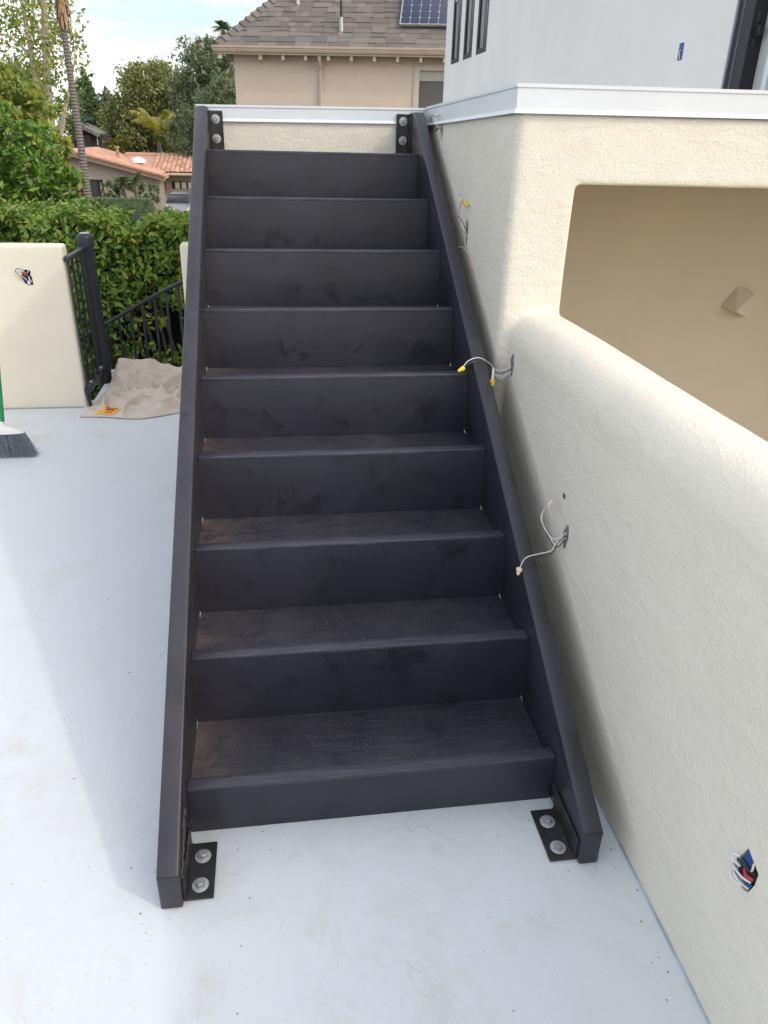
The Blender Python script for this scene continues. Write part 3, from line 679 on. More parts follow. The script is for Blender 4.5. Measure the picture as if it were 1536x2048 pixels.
cable(j, U, N, Z, [(0.028, 0.008, 0.008), (0.015, 0.006, 0.014), (0.004, 0.010, 0.010)], 0.0036, 'wire_red')
cable(j, U, N, Z, [(0.025, -0.003, 0.008), (0.010, -0.005, 0.016), (-0.010, -0.006, 0.018), (-0.027, -0.012, 0.010)], 0.0022, 'wire_white')
cable(j, U, N, Z, [(0.024, -0.021, 0.008), (0.006, -0.022, 0.015), (-0.012, -0.018, 0.016), (-0.022, -0.010, 0.010)], 0.0018, 'wire_white')
cable(j, U, N, Z, [(-0.020, 0.014, 0.006), (-0.030, 0.008, 0.014), (-0.024, 0.002, 0.016), (-0.006, 0.004, 0.012)], 0.0024, 'wire_white')
cable(j, U, N, Z, [(0.014, 0.034, 0.004), (0.021, 0.028, 0.010), (0.018, 0.020, 0.008)], 0.0020, 'wire_white')
cable(j, U, N, Z, [(-0.026, -0.014, 0.006), (-0.022, -0.034, 0.012), (-0.008, -0.036, 0.014), (0.008, -0.032, 0.008)], 0.0022, 'wire_white')
cable(j, U, N, Z, [(0.026, 0.018, 0.006), (0.0, 0.017, 0.013), (-0.018, 0.010, 0.012)], 0.0024, 'wire_black')
cable(j, U, N, Z, [(0.020, -0.012, 0.006), (0.004, -0.012, 0.012), (-0.015, -0.022, 0.010)], 0.0026, 'wire_black')
j, U, N, Z = junction('ragged hole with coloured wires looping out of the left parapet', (-1.214, 3.555, 0.836), (1, 0, 0), (0, -1, 0),
    jl, None)
zone(j, U, N, Z, [(-0.022, 0.0), (-0.006, 0.0), (-0.004, -0.036), (-0.016, -0.034)], 'box_blue', 'box_face')
zone(j, U, N, Z, [(0.002, -0.022), (0.014, -0.026), (0.018, -0.046), (0.0, -0.046)], 'broom_white', 'box_face')
cable(j, U, N, Z, [(0.006, 0.020, 0.005), (-0.020, 0.046, 0.014), (-0.046, 0.046, 0.018), (-0.052, 0.026, 0.018), (-0.030, 0.008, 0.014), (-0.004, -0.014, 0.006)], 0.0020, 'wire_black')
cable(j, U, N, Z, [(0.008, 0.018, 0.005), (-0.020, 0.036, 0.012), (-0.040, 0.034, 0.016), (-0.026, 0.010, 0.012), (0.004, -0.020, 0.006)], 0.0017, 'wire_white')
cable(j, U, N, Z, [(0.012, 0.022, 0.005), (0.024, 0.044, 0.012), (0.034, 0.036, 0.010), (0.028, 0.004, 0.008)], 0.0024, 'wire_white')
cable(j, U, N, Z, [(-0.026, 0.010, 0.008), (-0.034, -0.004, 0.012), (-0.028, -0.018, 0.006)], 0.0034, 'nut_yellow')
cable(j, U, N, Z, [(-0.012, 0.026, 0.006), (-0.004, 0.012, 0.012), (0.010, 0.008, 0.010)], 0.0040, 'wire_red')
cable(j, U, N, Z, [(0.014, 0.000, 0.006), (0.020, -0.018, 0.012), (0.028, -0.030, 0.008)], 0.0030, 'wire_white')

# ------------------------------------------------------------------ railings at the gap
gp = thing('gate_railing', 'black iron railing panel and round capped post beside the left parapet', 'railing', (-0.965, 3.83, 0))
MB().tube([(0.0, 0.30, -0.9), (0.0, 0.30, 0.955)], 0.047, 20).build('post', 'rail_paint', gp, True)
cp = MB().lathe([(0.0, 0.945), (0.055, 0.945), (0.056, 1.0), (0.050, 1.014), (0.030, 1.026), (0.0, 1.030)], 22, Matrix.Translation((0, 0.30, 0))).build('post_cap', 'rail_paint', gp, True)
MB().lathe([(0.0, 1.0255), (0.034, 1.0255), (0.026, 1.0300), (0.0, 1.0325)], 16, Matrix.Translation((0, 0.30, 0))).build('pale_top', 'post_grey', cp, True)  # paler grey disc on top of the cap
MB().box(-0.016, 0.016, -0.28, 0.26, 0.925, 0.952).build('top_rail', 'rail_paint', gp, bevel=0.003)
MB().box(-0.014, 0.014, -0.28, 0.26, 0.085, 0.125).build('bottom_rail', 'rail_paint', gp, bevel=0.003)
for k in range(5):
    y = -0.265 + k * 0.118
    MB().box(-0.006, 0.006, y, y + 0.012, 0.12, 0.927).build('baluster', 'rail_paint', gp)
    MB().box(-0.010, 0.010, y - 0.004, y + 0.016, 0.124, 0.142).build('collar', 'post_grey' if k % 3 == 1 else 'rail_paint', gp, bevel=0.002)
MB().tube(spline([(0.0, -0.27, 0.09), (0.01, -0.25, -0.02), (0.03, -0.18, -0.15)]), 0.012, 8).build('bottom_bracket', 'rail_paint', gp, True)
sr = thing('stair_railing', 'sloping black iron stair railing in front of the hedge', 'railing', (-0.69, 4.44, 0))
RS = (0.623 - 0.335) / (0.975 - 0.405)
def railz(x): return 0.335 + 0.02 + (x + 0.975) * RS
MB().tube(spline([(x + 0.69, 0, railz(x) + 0.012 * math.sin((x + 0.9) * 5)) for x in np.linspace(-1.45, 0.0, 10)]), 0.014, 8).build('top_rail', 'rail_paint', sr, True)
for k in range(16):
    x = -1.42 + k * 0.0905
    MB().box(x + 0.69 - 0.0085, x + 0.69 + 0.0085, -0.0085, 0.0085, railz(x) - 0.95, railz(x) - 0.005).build('baluster', 'rail_paint', sr)
structure(MB().box(-0.965, -0.22, 4.32, 4.36, -0.2, 0.03).build('deck_edge', 'deck_coating', None, bevel=0.008))

# ------------------------------------------------------------------ drop cloth
dc = thing('drop_cloth', 'crumpled beige canvas drop cloth lying on the deck by the gate', 'cloth', (-0.62, 3.75, 0))
def cloth_pt(s, t):
    # s along the width, t from front edge to back; outline surveyed on the deck
    fx = -0.985 + s * 0.80; fy = 3.345 - 0.05 * math.sin(PI * min(1, s * 1.3)) + 0.10 * max(0, s - 0.45) + 0.02 * math.sin(9 * s)
    bx = -0.93 + s * 0.76; by = 4.30 - 0.03 * math.sin(8 * s) - 0.05 * s
    x = fx + (bx - fx) * t + 0.035 * math.sin(PI * t) * (1 - s); y = fy + (by - fy) * t
    return x, y
def cloth_z(x, y, s, t):
    z = 0.008
    e = min(1, min(s, 1 - s, t, 1 - t) * 9 + 0.05)
    folds = [((-0.80, 3.72), (0.25, 1.0), 0.045, 0.018), ((-0.50, 3.62), (0.9, -0.5), 0.038, 0.016), ((-0.60, 3.95), (1, 0.08), 0.060, 0.030), ((-0.70, 4.10), (1, -0.10), 0.085, 0.040),
             ((-0.40, 3.80), (0.7, 0.75), 0.050, 0.018), ((-0.66, 3.50), (0.35, 1), 0.034, 0.014), ((-0.45, 4.02), (1, 0.25), 0.060, 0.024), ((-0.60, 3.72), (1, -0.35), 0.042, 0.018), ((-0.35, 3.55), (1, 0.5), 0.036, 0.015), ((-0.75, 3.9), (1, -0.6), 0.050, 0.020),
             ((-0.55, 3.86), (1, 0.5), 0.040, 0.014), ((-0.85, 3.55), (0.1, 1), 0.030, 0.012), ((-0.30, 3.95), (0.3, 1), 0.045, 0.016), ((-0.42, 3.48), (1, 0.2), 0.025, 0.013), ((-0.72, 4.2), (1, 0.15), 0.060, 0.022)]
    for (cx, cy), (dx, dy), h, w in folds:
        L = math.hypot(dx, dy); dx, dy = dx / L, dy / L
        along = (x - cx) * dx + (y - cy) * dy; across = -(x - cx) * dy + (y - cy) * dx + 0.03 * math.sin(along * 11 + cx * 40)
        z += h * math.exp(-abs(across / w) ** 1.5) * math.exp(-(along / 0.30) ** 2)
    back = max(0, (t - 0.60) / 0.40)
    z += 0.10 * math.sin(PI * min(1, back * 1.05)) ** 1.2 * (0.75 + 0.25 * math.sin(7 * s + 1))
    for kx, ky, wp, ph_, am in ((14, 5, 1.6, 0.3, 0.020), (-6, 13, 2.0, 1.7, 0.022), (9, -11, 1.4, 2.9, 0.018), (22, 9, 1.8, 4.1, 0.012), (-17, 21, 1.5, 0.9, 0.011), (5, 30, 1.2, 5.0, 0.008)):
        ph2 = kx * x + ky * y + wp * math.sin(5.3 * y + ph_ * 2) + wp * math.sin(6.1 * x - ph_)
        z += am * (1 - abs(math.sin(ph2 * 0.5))) ** 3 * (0.5 + 0.5 * math.sin(4.1 * x + 3.3 * y + ph_ * 3))
    z += 0.010 * math.sin(17 * x + 9 * y) * math.sin(13 * y - 7 * x) + 0.006 * math.sin(41 * x + 3) * math.sin(37 * y)
    return max(0.004, 0.004 + (z - 0.004) * e)
NS, NT_ = 170, 190; vs = []; fs = []
for i in range(NT_):
    for k in range(NS):
        s, t = k / (NS - 1), i / (NT_ - 1); x, y = cloth_pt(s, t); vs.append((x + 0.62, y - 3.75, cloth_z(x, y, s, t)))
for i in range(NT_ - 1):
    for k in range(NS - 1): a = i * NS + k; fs.append((a, a + 1, a + NS + 1, a + NS))
cl = mesh_obj('canvas', vs, fs, 'drop_cloth', dc, True)
so = cl.modifiers.new('thick', 'SOLIDIFY'); so.thickness = 0.003; so.offset = 1
# printed orange patch near its front-left corner
vs = []; fs = []
for i in range(9):
    for k in range(9):
        s = 0.115 + 0.135 * k / 8 + 0.05 * i / 8; t = 0.020 + 0.105 * i / 8; x, y = cloth_pt(s, t); vs.append((x + 0.62, y - 3.75, cloth_z(x, y, s, t) + 0.006))
for i in range(8):
    for k in range(8): a = i * 9 + k; fs.append((a, a + 1, a + 10, a + 9))
lb = mesh_obj('printed_patch', vs, fs, 'label_orange', dc, True)
def on_patch(a, b):
    s = 0.115 + 0.135 * a + 0.05 * b; t = 0.020 + 0.105 * b; x, y = cloth_pt(s, t); return (x + 0.62, y - 3.75, cloth_z(x, y, s, t) + 0.0085)
for st_ in ([(0.2, 0.35), (0.25, 0.75), (0.35, 0.8), (0.38, 0.4)], [(0.45, 0.4), (0.5, 0.8), (0.62, 0.75), (0.6, 0.55), (0.48, 0.58)], [(0.7, 0.4), (0.72, 0.82), (0.82, 0.8)], [(0.15, 0.2), (0.5, 0.18), (0.85, 0.22)]):
    MB().tube(spline([on_patch(*q) for q in st_], 4), 0.0022, 5).build('print_mark', 'label_ink', lb)

# ------------------------------------------------------------------ broom
br = thing('broom', 'broom with green handle, white cap and grey bristles standing at the left edge', 'broom', (-1.24, 2.72, 0))
MB().tube([(0.012, 0.0, 0.20), (0.040, 0.02, 0.50), (0.10, 0.06, 1.15)], 0.0115, 14).build('handle', 'broom_green', br, True)
mb = MB(); pr = [(0.205, 0.016, 0.016), (0.19, 0.02, 0.02), (0.175, 0.03, 0.022), (0.16, 0.075, 0.024), (0.145, 0.105, 0.026), (0.136, 0.112, 0.026)]
for (z, hx, hy) in pr:
    for k in range(20):
        t = 2 * PI * k / 20; mb.v.append(Vector((hx * math.copysign(abs(math.cos(t)) ** 0.6, math.cos(t)) + 0.005, hy * math.sin(t) - 0.002, z)))
for i in range(len(pr) - 1):
    for k in range(20): k2 = (k + 1) % 20; mb.f.append((i * 20 + k, i * 20 + k2, (i + 1) * 20 + k2, (i + 1) * 20 + k))
mb.f += [tuple(range(20)), tuple(range((len(pr) - 1) * 20, len(pr) * 20))[::-1]]
mb.build('cap', 'broom_white', br, True)
mb = MB(); rg = random.Random(4)
for k in range(620):
    a = rg.uniform(-1, 1); b = rg.uniform(-1, 1)
    x0, y0 = 0.005 + a * 0.104, b * 0.020; x1, y1 = x0 + 0.010 + a * 0.045 + rg.gauss(0, 0.006), b * 0.032 - 0.012 + rg.gauss(0, 0.004)
    zt = 0.002 + 0.012 * (a < -0.2) * rg.random() + rg.random() * 0.006
    if rg.random() < 0.02: x1 += rg.uniform(0.01, 0.03)
    mb.tube([(x0, y0, 0.14), ((x0 + x1) / 2 + rg.gauss(0, 0.002), (y0 + y1) / 2, 0.07), (x1, y1, zt)], [0.0014, 0.0013, 0.0012], 3, False)
o = mb.build('bristles', 'bristle', br); o['kind'] = 'stuff'
MB().tube(spline([(0.11, -0.005, 0.09), (0.16, -0.02, 0.075), (0.18, 0.0, 0.11)], 5), 0.0008, 3).tube(spline([(0.11, -0.005, 0.08), (0.17, -0.02, 0.05), (0.20, -0.03, 0.02)], 5), 0.0008, 3).build('stray_bristle', 'bristle', br)

# ------------------------------------------------------------------ crumbs of plaster and grit on the deck
rg = random.Random(21); mb = MB()
spots = [(rg.uniform(-1.2, 1.08), rg.uniform(-0.75, 3.2)) for k in range(60)] + [(1.10 - abs(rg.gauss(0, 0.02)), rg.uniform(-0.7, 1.1)) for k in range(40)] + [(rg.gauss(0.02, 0.10), rg.gauss(-0.10, 0.10)) for k in range(22)] + [(rg.gauss(0.95, 0.09), rg.gauss(-0.12, 0.10)) for k in range(22)]
for (x_, y_) in spots:
    if x_ > 1.098 or (-0.06 < x_ < 0.07 and -0.22 < y_) or (x_ > 0.90 and x_ < 1.03 and y_ > -0.22): continue
    r_ = rg.uniform(0.0006, 0.0015); M_ = Matrix.Translation((x_, y_, r_ * 0.6)) @ Matrix.Rotation(rg.uniform(0, 6), 4, 'Z') @ Matrix.Rotation(rg.uniform(0, 0.6), 4, 'X')
    mb.box(-r_ * rg.uniform(1, 2.2), r_, -r_, r_ * rg.uniform(0.7, 1.3), -r_ * 0.6, r_ * 0.7, M_)
tag(mb.build('grit', 'grit_dark'), 'scattered dark grit and plaster crumbs on the pale deck', 'grit', kind='stuff')

# ------------------------------------------------------------------ foliage
def leaf_cloud(name, C, size, mat, parent=None, aspect=0.5, normal=None, spread=1.0, fold=0.25, rng=RNG, droop=0.0):
    """C (n,3) leaf bases; pointed six-corner leaves folded along the rib"""
    n = len(C); L = size * rng.uniform(0.6, 1.25, n)[:, None]
    d = rng.normal(size=(n, 3)) * spread
    if normal is not None: d = d + normal
    d[:, 2] -= droop
    d /= np.linalg.norm(d, axis=1)[:, None]
    a = np.cross(d, rng.normal(size=(n, 3))); a /= np.linalg.norm(a, axis=1)[:, None]; u = np.cross(d, a)
    # tip direction t lies mostly in the leaf plane
    t = a; w = u * aspect * 0.5
    V = np.empty((n, 6, 3)); V[:, 0] = C
    V[:, 1] = C + t * L * 0.35 + w * L + d * L * fold * 0.35
    V[:, 2] = C + t * L * 0.72 + w * L * 0.72 + d * L * fold * 0.2
    V[:, 3] = C + t * L - d * L * 0.12
    V[:, 4] = C + t * L * 0.72 - w * L * 0.72 + d * L * fold * 0.2
    V[:, 5] = C + t * L * 0.35 - w * L + d * L * fold * 0.35
    base = (np.arange(n) * 6)[:, None]
    F = np.concatenate([base + np.array([0, 1, 2, 3]), base + np.array([0, 3, 4, 5])], 0)
    return fast_mesh(name, V.reshape(-1, 3), F, mat, parent)
def quad_cloud(name, C, size, mat, parent=None, rng=RNG, flat=0.0):
    n = len(C); L = (size * rng.uniform(0.5, 1.4, n))[:, None]
    d = rng.normal(size=(n, 3)); d[:, 2] += flat; d /= np.linalg.norm(d, axis=1)[:, None]
    a = np.cross(d, rng.normal(size=(n, 3))); a /= np.linalg.norm(a, axis=1)[:, None]; u = np.cross(d, a)
    V = np.stack([C - a * L, C + u * L * 0.45, C + a * L, C - u * L * 0.45], 1)
    F = np.arange(n * 4).reshape(n, 4)
    return fast_mesh(name, V.reshape(-1, 3), F, mat, parent)

def bumps(x, z, seed=0):
    return (0.10 * np.sin(2.1 * x + 1.3 + seed) * np.cos(1.7 * z + 0.4) + 0.07 * np.sin(4.3 * x - 2.1 * z + seed) + 0.05 * np.sin(7.7 * x + 5.1 * z) + 0.035 * np.sin(13 * x + 2 + seed) * np.sin(11 * z + 1))
# hedge beyond the gap
hd = thing('hedge', 'tall clipped green hedge with pointed leaves behind the left railings', 'hedge', (-1.2, 5.6, -3.6))
HO = np.array([-1.2, 5.6, -3.6])
def hedge_top(x): return 0.955 + 0.05 * np.sin(3.1 * x + 0.5) + 0.04 * np.sin(8.3 * x) + 0.03 * np.sin(17 * x + 1)
nl = 21000
x = RNG.uniform(-2.9, 0.1, nl); z = RNG.uniform(-1.2, 1.0, nl); dep = np.abs(RNG.normal(0, 0.10, nl))
top = hedge_top(x); z = np.minimum(z, top + RNG.normal(0, 0.02, nl))
y = 5.42 + bumps(x, z) + dep
hole = np.exp(-(((x + 0.66) / 0.42) ** 2 + ((z - 0.06) / 0.30) ** 2))     # leaves thinned so the dark core stands for shadow low in the hedge
keep = RNG.random(nl) > hole * 1.15
Cf = np.stack([x, y, z], 1)[keep] - HO
leaf_cloud('foliage', Cf, 0.060, 'leaf_hedge', hd, 0.46, np.array([0.0, -0.9, 0.55]), 0.55)['kind'] = 'stuff'
nt = 8000; x = RNG.uniform(-2.9, 0.1, nt); yy = RNG.uniform(5.40, 6.5, nt); zt = hedge_top(x) + np.abs(RNG.normal(0, 0.03, nt)) - 0.02
Ct = np.stack([x, yy, zt], 1) - HO
leaf_cloud('foliage_top', Ct, 0.058, 'leaf_hedge', hd, 0.46, np.array([0.0, -0.2, 1.0]), 0.5)['kind'] = 'stuff'
# fresh yellow shoots standing up from the top
C = []
for (sx, sh) in ((-0.50, 0.12), (-0.62, 0.05), (-0.72, 0.09), (-0.80, 0.06), (-1.02, 0.13), (-1.05, 0.10), (-1.1, 0.06), (-0.92, 0.05), (-1.3, 0.07), (-0.45, 0.07), (-0.56, 0.05)):
    b = np.array([sx, 5.43 + random.uniform(-0.02, 0.08), float(hedge_top(np.array(sx))) - 0.03])
    for k in range(16): C.append(b + np.array([random.gauss(0, 0.014), random.gauss(0, 0.014), sh * random.random() ** 0.8 + 0.02]))
for k in range(700):
    sx = random.uniform(-2.9, 0.0); C.append(np.array([sx, 5.36 + random.uniform(0, 0.25), float(hedge_top(np.array(sx))) + random.gauss(-0.02, 0.035)]))
for (cx, cz, nn, sp) in ((-0.60, 0.70, 40, 0.05), (-0.50, 0.32, 36, 0.05), (-0.93, 0.62, 24, 0.05), (-0.42, 0.95, 46, 0.06), (-1.28, 0.72, 30, 0.06), (-0.74, 0.20, 30, 0.05)):
    for k in range(nn): C.append(np.array([random.gauss(cx, sp), 5.33 + random.uniform(-0.03, 0.05), random.gauss(cz, sp * 0.8)]))
leaf_cloud('new_shoots', np.array(C) - HO, 0.058, 'leaf_hedge_new', hd, 0.5, np.array([0.0, -0.5, 0.8]), 0.8)['kind'] = 'stuff'
mb = MB()
for k in range(26):
    bx = random.uniform(-2.6, 0.0); mb.tube(spline([(bx + 1.2, 0.25, 0.0), (bx + 1.2 + random.uniform(-0.1, 0.1), 0.15, 2.4), (bx + 1.2 + random.uniform(-0.3, 0.3), random.uniform(-0.05, 0.3), 4.5)], 5), 0.014, 5, False)
mb.build('branches', 'bark_brown', hd)
MB().box(-2.0, 1.35, 0.42, 1.0, 0.0, 4.52).build('shaded_core', 'dark_void', hd)  # near-black box paints the deep shade inside the hedge
# individually countable front leaves
lv = np.array([(0, 0, 0), (0.35, 0.23, 0.08), (0.72, 0.16, 0.05), (1, 0, -0.1), (0.72, -0.16, 0.05), (0.35, -0.23, 0.08)])
lme = []
for mname in ('leaf_hedge', 'leaf_vine', 'leaf_hedge_new'):
    me = bpy.data.meshes.new('leaf'); me.from_pydata([tuple(q) for q in lv], [], [(0, 1, 2, 3), (0, 3, 4, 5)]); me.materials.append(MATS[mname]); lme.append(me)
rg = random.Random(11)
for k in range(220):
    lx = rg.uniform(-1.85, -0.35); lz = rg.uniform(0.05, 1.02)
    if math.exp(-(((lx + 0.62) / 0.34) ** 2 + ((lz - 0.10) / 0.30) ** 2)) > 0.35: continue
    ly = 5.36 + float(bumps(np.array(lx), np.array(lz))) - 0.02
    o = bpy.data.objects.new('leaf', lme[0 if rg.random() < 0.7 else 2 if rg.random() < 0.3 else 1]); COL.objects.link(o); o.parent = hd
    o.location = Vector((lx, ly, lz)) - Vector(HO)
    nrm = Vector((rg.gauss(0, 0.45), -0.9, 0.6 + rg.gauss(0, 0.4))).normalized()
    q = nrm.to_track_quat('Z', 'Y'); o.rotation_mode = 'QUATERNION'
    o.rotation_quaternion = q @ Matrix.Rotation(rg.choice((-1, 1)) * PI / 2 + rg.gauss(0, 0.9), 3, 'Z').to_quaternion()
    s_ = rg.uniform(0.055, 0.085); o.scale = (s_, s_, s_)

def blob_tree(name, label, cat, base, blobs, n, size, mat, trunk_r=0.3, bark='bark_brown', group=None, shell=0.55, rng=RNG, limbs=True):
    """blobs: list of (centre, radii); leaves gather near each blob's surface in clumps"""
    base = Vector(base); t = thing(name, label, cat, base, group); off = np.array(base)
    vol = np.array([r[0] * r[2] for c, r in blobs]); vol = vol / vol.sum(); P = []
    for (c, r), v in zip(blobs, vol):
        c = np.array(c); r = np.array(r); m = int(n * v)
        ncl = max(10, m // 26)
        dirs = rng.normal(size=(ncl, 3)); dirs /= np.linalg.norm(dirs, axis=1)[:, None]
        rad = (shell + (1 - shell) * rng.random(ncl) ** 0.6) * (1 + 0.10 * rng.normal(size=ncl))
        cl = c + dirs * r * rad[:, None]
        idx = rng.integers(0, ncl, m); P.append(cl[idx] + rng.normal(size=(m, 3)) * r.mean() * 0.085)
    P = np.concatenate(P); P = P[P[:, 2] > -3.5]
    cr = quad_cloud('crown', P - off, size, mat, t, rng, 0.5); cr['kind'] = 'stuff'
    mb = MB(); cc = sum((Vector(c) for c, r in blobs), Vector()) / len(blobs)
    fork = base.lerp(Vector((cc.x, cc.y, max(cc.z, base.z + 1))), 0.55)
    mb.tube([v - base for v in spline([base, base.lerp(fork, 0.5) + Vector((trunk_r * 0.4, 0, 0)), fork], 4)], [trunk_r * (1 - 0.05 * k) for k in range(9)], 8)
    if limbs:
        for c, r in blobs:
            e = Vector(c); mb.tube([v - base for v in spline([fork, fork.lerp(e, 0.5) + Vector((0, 0, -0.1 * (e - fork).length)), e], 4)], [trunk_r * 0.55 * (1 - 0.09 * k) for k in range(9)], 6)
    mb.build('trunk', bark, t, True)
    return t
def px_blob(px, py, Y, rx, rz, ry=None):
    c = at(px, py, Y); k = (Y + 1.44) / FPX
    return (tuple(c), (rx * k, (ry or max(rx, rz)) * k, rz * k))
G = -3.6
def on_ground(px, Y): p = at(px, 300, Y); return (p.x, Y, G)

# climbing shrub at the far left
Yv = 7.2
blob_tree('shrub', 'big glossy green shrub rising above the hedge at the left edge', 'shrub', on_ground(30, Yv), [px_blob(30, 330, Yv, 75, 75), px_blob(-40, 400, Yv, 90, 90), px_blob(80, 375, Yv, 62, 62), px_blob(60, 440, Yv, 80, 50), px_blob(20, 270, Yv, 55, 40), px_blob(-60, 300, Yv, 60, 60), px_blob(115, 430, Yv, 45, 35)], 10000, 0.042, 'leaf_vine', 0.05, shell=0.7)
blob_tree('shrub', 'yellowing vine shrub tangled under the pale tree trunks at left', 'shrub', on_ground(100, 11), [px_blob(95, 300, 11, 42, 45), px_blob(40, 215, 11, 50, 38), px_blob(120, 350, 11, 28, 35), px_blob(0, 190, 11, 50, 40)], 4600, 0.050, 'leaf_sparse', 0.04, shell=0.5)

# pale-barked tall tree
tr = thing('tree', 'tall pale-barked tree with sparse yellow-green leaves at top left', 'tree', on_ground(105, 20))
b0 = Vector(on_ground(105, 20)); mb = MB()
def P20(px, py, Y=20): return at(px, py, Y) - b0
def limb(pts, r0, r1, Y=20):
    q = spline([P20(a, b, Y + (c[0] if c else 0)) for a, b, *c in pts], 5); mb.tube(q, [r0 + (r1 - r0) * i / (len(q) - 1) for i in range(len(q))], 7)
limb([(104, 480), (103, 280), (96, 180), (90, 60), (84, -60)], 0.12, 0.055)
limb([(100, 270), (72, 160), (56, 70), (38, -30)], 0.085, 0.045)
limb([(98, 235), (60, 175), (20, 165), (-20, 175)], 0.06, 0.03)
limb([(118, 270), (130, 215), (138, 180), (150, 120)], 0.07, 0.02)
limb([(93, 120), (110, 70), (128, 40), (150, 20)], 0.04, 0.015)
limb([(65, 120), (40, 90), (10, 70), (-30, 60)], 0.04, 0.015)
limb([(90, 80), (70, 40), (60, -20)], 0.04, 0.02)
limb([(110, 290), (125, 260), (132, 215)], 0.05, 0.03)
limb([(88, 210), (78, 192), (70, 205), (66, 225)], 0.03, 0.015)
mb.build('trunk', 'bark_white', tr, True)
C = []
for k in range(300):
    px = random.gauss(55, 48); py = random.uniform(-60, 240)
    if px > 165: continue
    c = np.array(P20(px, py, 20 + random.uniform(-1, 1))); m = random.randint(6, 22)
    C.append(c + RNG.normal(size=(m, 3)) * np.array([0.16, 0.2, 0.14]))
for k in range(26):
    c = np.array(P20(random.gauss(140, 14), random.uniform(40, 115), 20)); C.append(c + RNG.normal(size=(9, 3)) * np.array([0.10, 0.15, 0.14]))
quad_cloud('crown', np.concatenate(C), 0.058, 'leaf_sparse', tr)['kind'] = 'stuff'

# leaning palm trunk
Yp = 17.5
pb = at(182, 440, Yp); pb0 = Vector((pb.x + 0.12, Yp, G)); pm = thing('palm_tree', 'tall leaning palm trunk with dead brown fronds at its head', 'palm', pb0)
q = spline([Vector((0, 0, 0)), at(178, 405, Yp) - pb0, at(163, 300, Yp) - pb0, at(142, 160, Yp) - pb0, at(127, 50, Yp) - pb0, at(118, -70, Yp) - pb0], 8)
MB().tube(q, [0.092 - 0.042 * (i / (len(q) - 1)) for i in range(len(q))], 14).build('trunk', 'palm_trunk', pm, True)
hp = at(122, 0, Yp) - pb0; C = []
mb = MB()
for k in range(230):
    a = random.uniform(0, 2 * PI); r = random.uniform(0.06, 0.17); z0 = random.uniform(0.05, 0.55); L = random.uniform(0.25, 0.65)
    p0 = hp + Vector((math.cos(a) * 0.06, math.sin(a) * 0.06, z0)); p1 = hp + Vector((math.cos(a) * r, math.sin(a) * r, z0 - L)); s_ = Vector((-math.sin(a), math.cos(a), 0)) * 0.018
    b = len(mb.v); mb.v += [p0 - s_, p0 + s_, p1 + s_ * 1.5, p1 - s_ * 0.4]; mb.f.append((b, b + 1, b + 2, b + 3))
o = mb.build('dead_fronds', 'dead_frond', pm); o['kind'] = 'stuff'
def fronds(parent, origin, n, L, mat, rise=(0.2, 1.1), leaflet=0.4, rg=random.Random(5), leaflets=30, width=0.03, droop=1.0, name='frond', azs=None):
    for k in range(n):
        az = azs[k] if azs else 2 * PI * k / n + rg.uniform(-0.3, 0.3); el = rg.uniform(*rise); LL = L * rg.uniform(0.8, 1.1)
        d = Vector((math.cos(az) * math.cos(el), math.sin(az) * math.cos(el), math.sin(el))); mb = MB(); pts = []
        for i in range(12):
            t = i / 11; p = Vector(origin) + d * LL * t + Vector((0, 0, -droop * LL * 0.45 * t * t)); pts.append(p)
        mb.tube(pts, [width * (1 - 0.07 * i) for i in range(12)], 4)
        for i in range(leaflets):
            t = 0.12 + 0.88 * i / leaflets; j = min(10, int(t * 11)); fr = t * 11 - j; p = pts[j].lerp(pts[j + 1], fr); tg = (pts[j + 1] - pts[j]).normalized()
            side = tg.cross(Vector((0, 0, 1))).normalized()
            for s_ in (-1, 1):
                ll = leaflet * LL * (math.sin(PI * (0.15 + 0.8 * t))) * rg.uniform(0.8, 1.1)
                e = p + (side * s_ * 0.75 + tg * 0.55 + Vector((0, 0, -0.35 * droop + rg.uniform(-0.1, 0.15)))) * ll
                w_ = tg * ll * 0.075; b = len(mb.v); mb.v += [p - w_, p + w_, e]; mb.f.append((b, b + 1, b + 2))
        mb.build(name, mat, parent)
fronds(pm, at(114, -120, Yp) - pb0, 14, 1.5, 'frond_green', (-0.3, 1.2))

# ------------------------------------------------------------------ far trees
Yt = 88
blob_tree('tree', 'broad olive-green tree mass rising behind the tiled house', 'tree', on_ground(330, Yt), [px_blob(320, 185, Yt, 55, 45), px_blob(285, 205, Yt, 45, 55), px_blob(270, 255, Yt, 60, 45), px_blob(345, 240, Yt, 50, 50), px_blob(240, 285, Yt, 45, 25)], 26000, 0.20, 'leaf_olive', 0.5, group='trees behind the tiled house', shell=0.6)
blob_tree('tree', 'tall grey-green tree behind the eave of the pink house', 'tree', on_ground(420, 70), [px_blob(420, 160, 70, 55, 62), px_blob(400, 220, 70, 50, 60), px_blob(450, 210, 70, 48, 70), px_blob(385, 270, 70, 40, 45), px_blob(430, 115, 70, 35, 30)], 24000, 0.15, 'leaf_bluegreen', 0.4, group='trees behind the tiled house', shell=0.55)
blob_tree('tree', 'feathery green shrub tree just below the eave of the pink house', 'tree', on_ground(445, 40), [px_blob(450, 200, 40, 32, 40), px_blob(430, 250, 40, 36, 50), px_blob(395, 250, 40, 30, 40)], 11000, 0.075, 'leaf_bluegreen', 0.2, group='trees behind the tiled house', shell=0.4)
blob_tree('tree', 'dark conifer rising behind the palm trunk', 'tree', on_ground(172, 95), [px_blob(168, 175, 95, 16, 30), px_blob(172, 215, 95, 24, 34), px_blob(180, 245, 95, 32, 30)], 8000, 0.19, 'leaf_dark', 0.4, group='conifers on the skyline', shell=0.4)
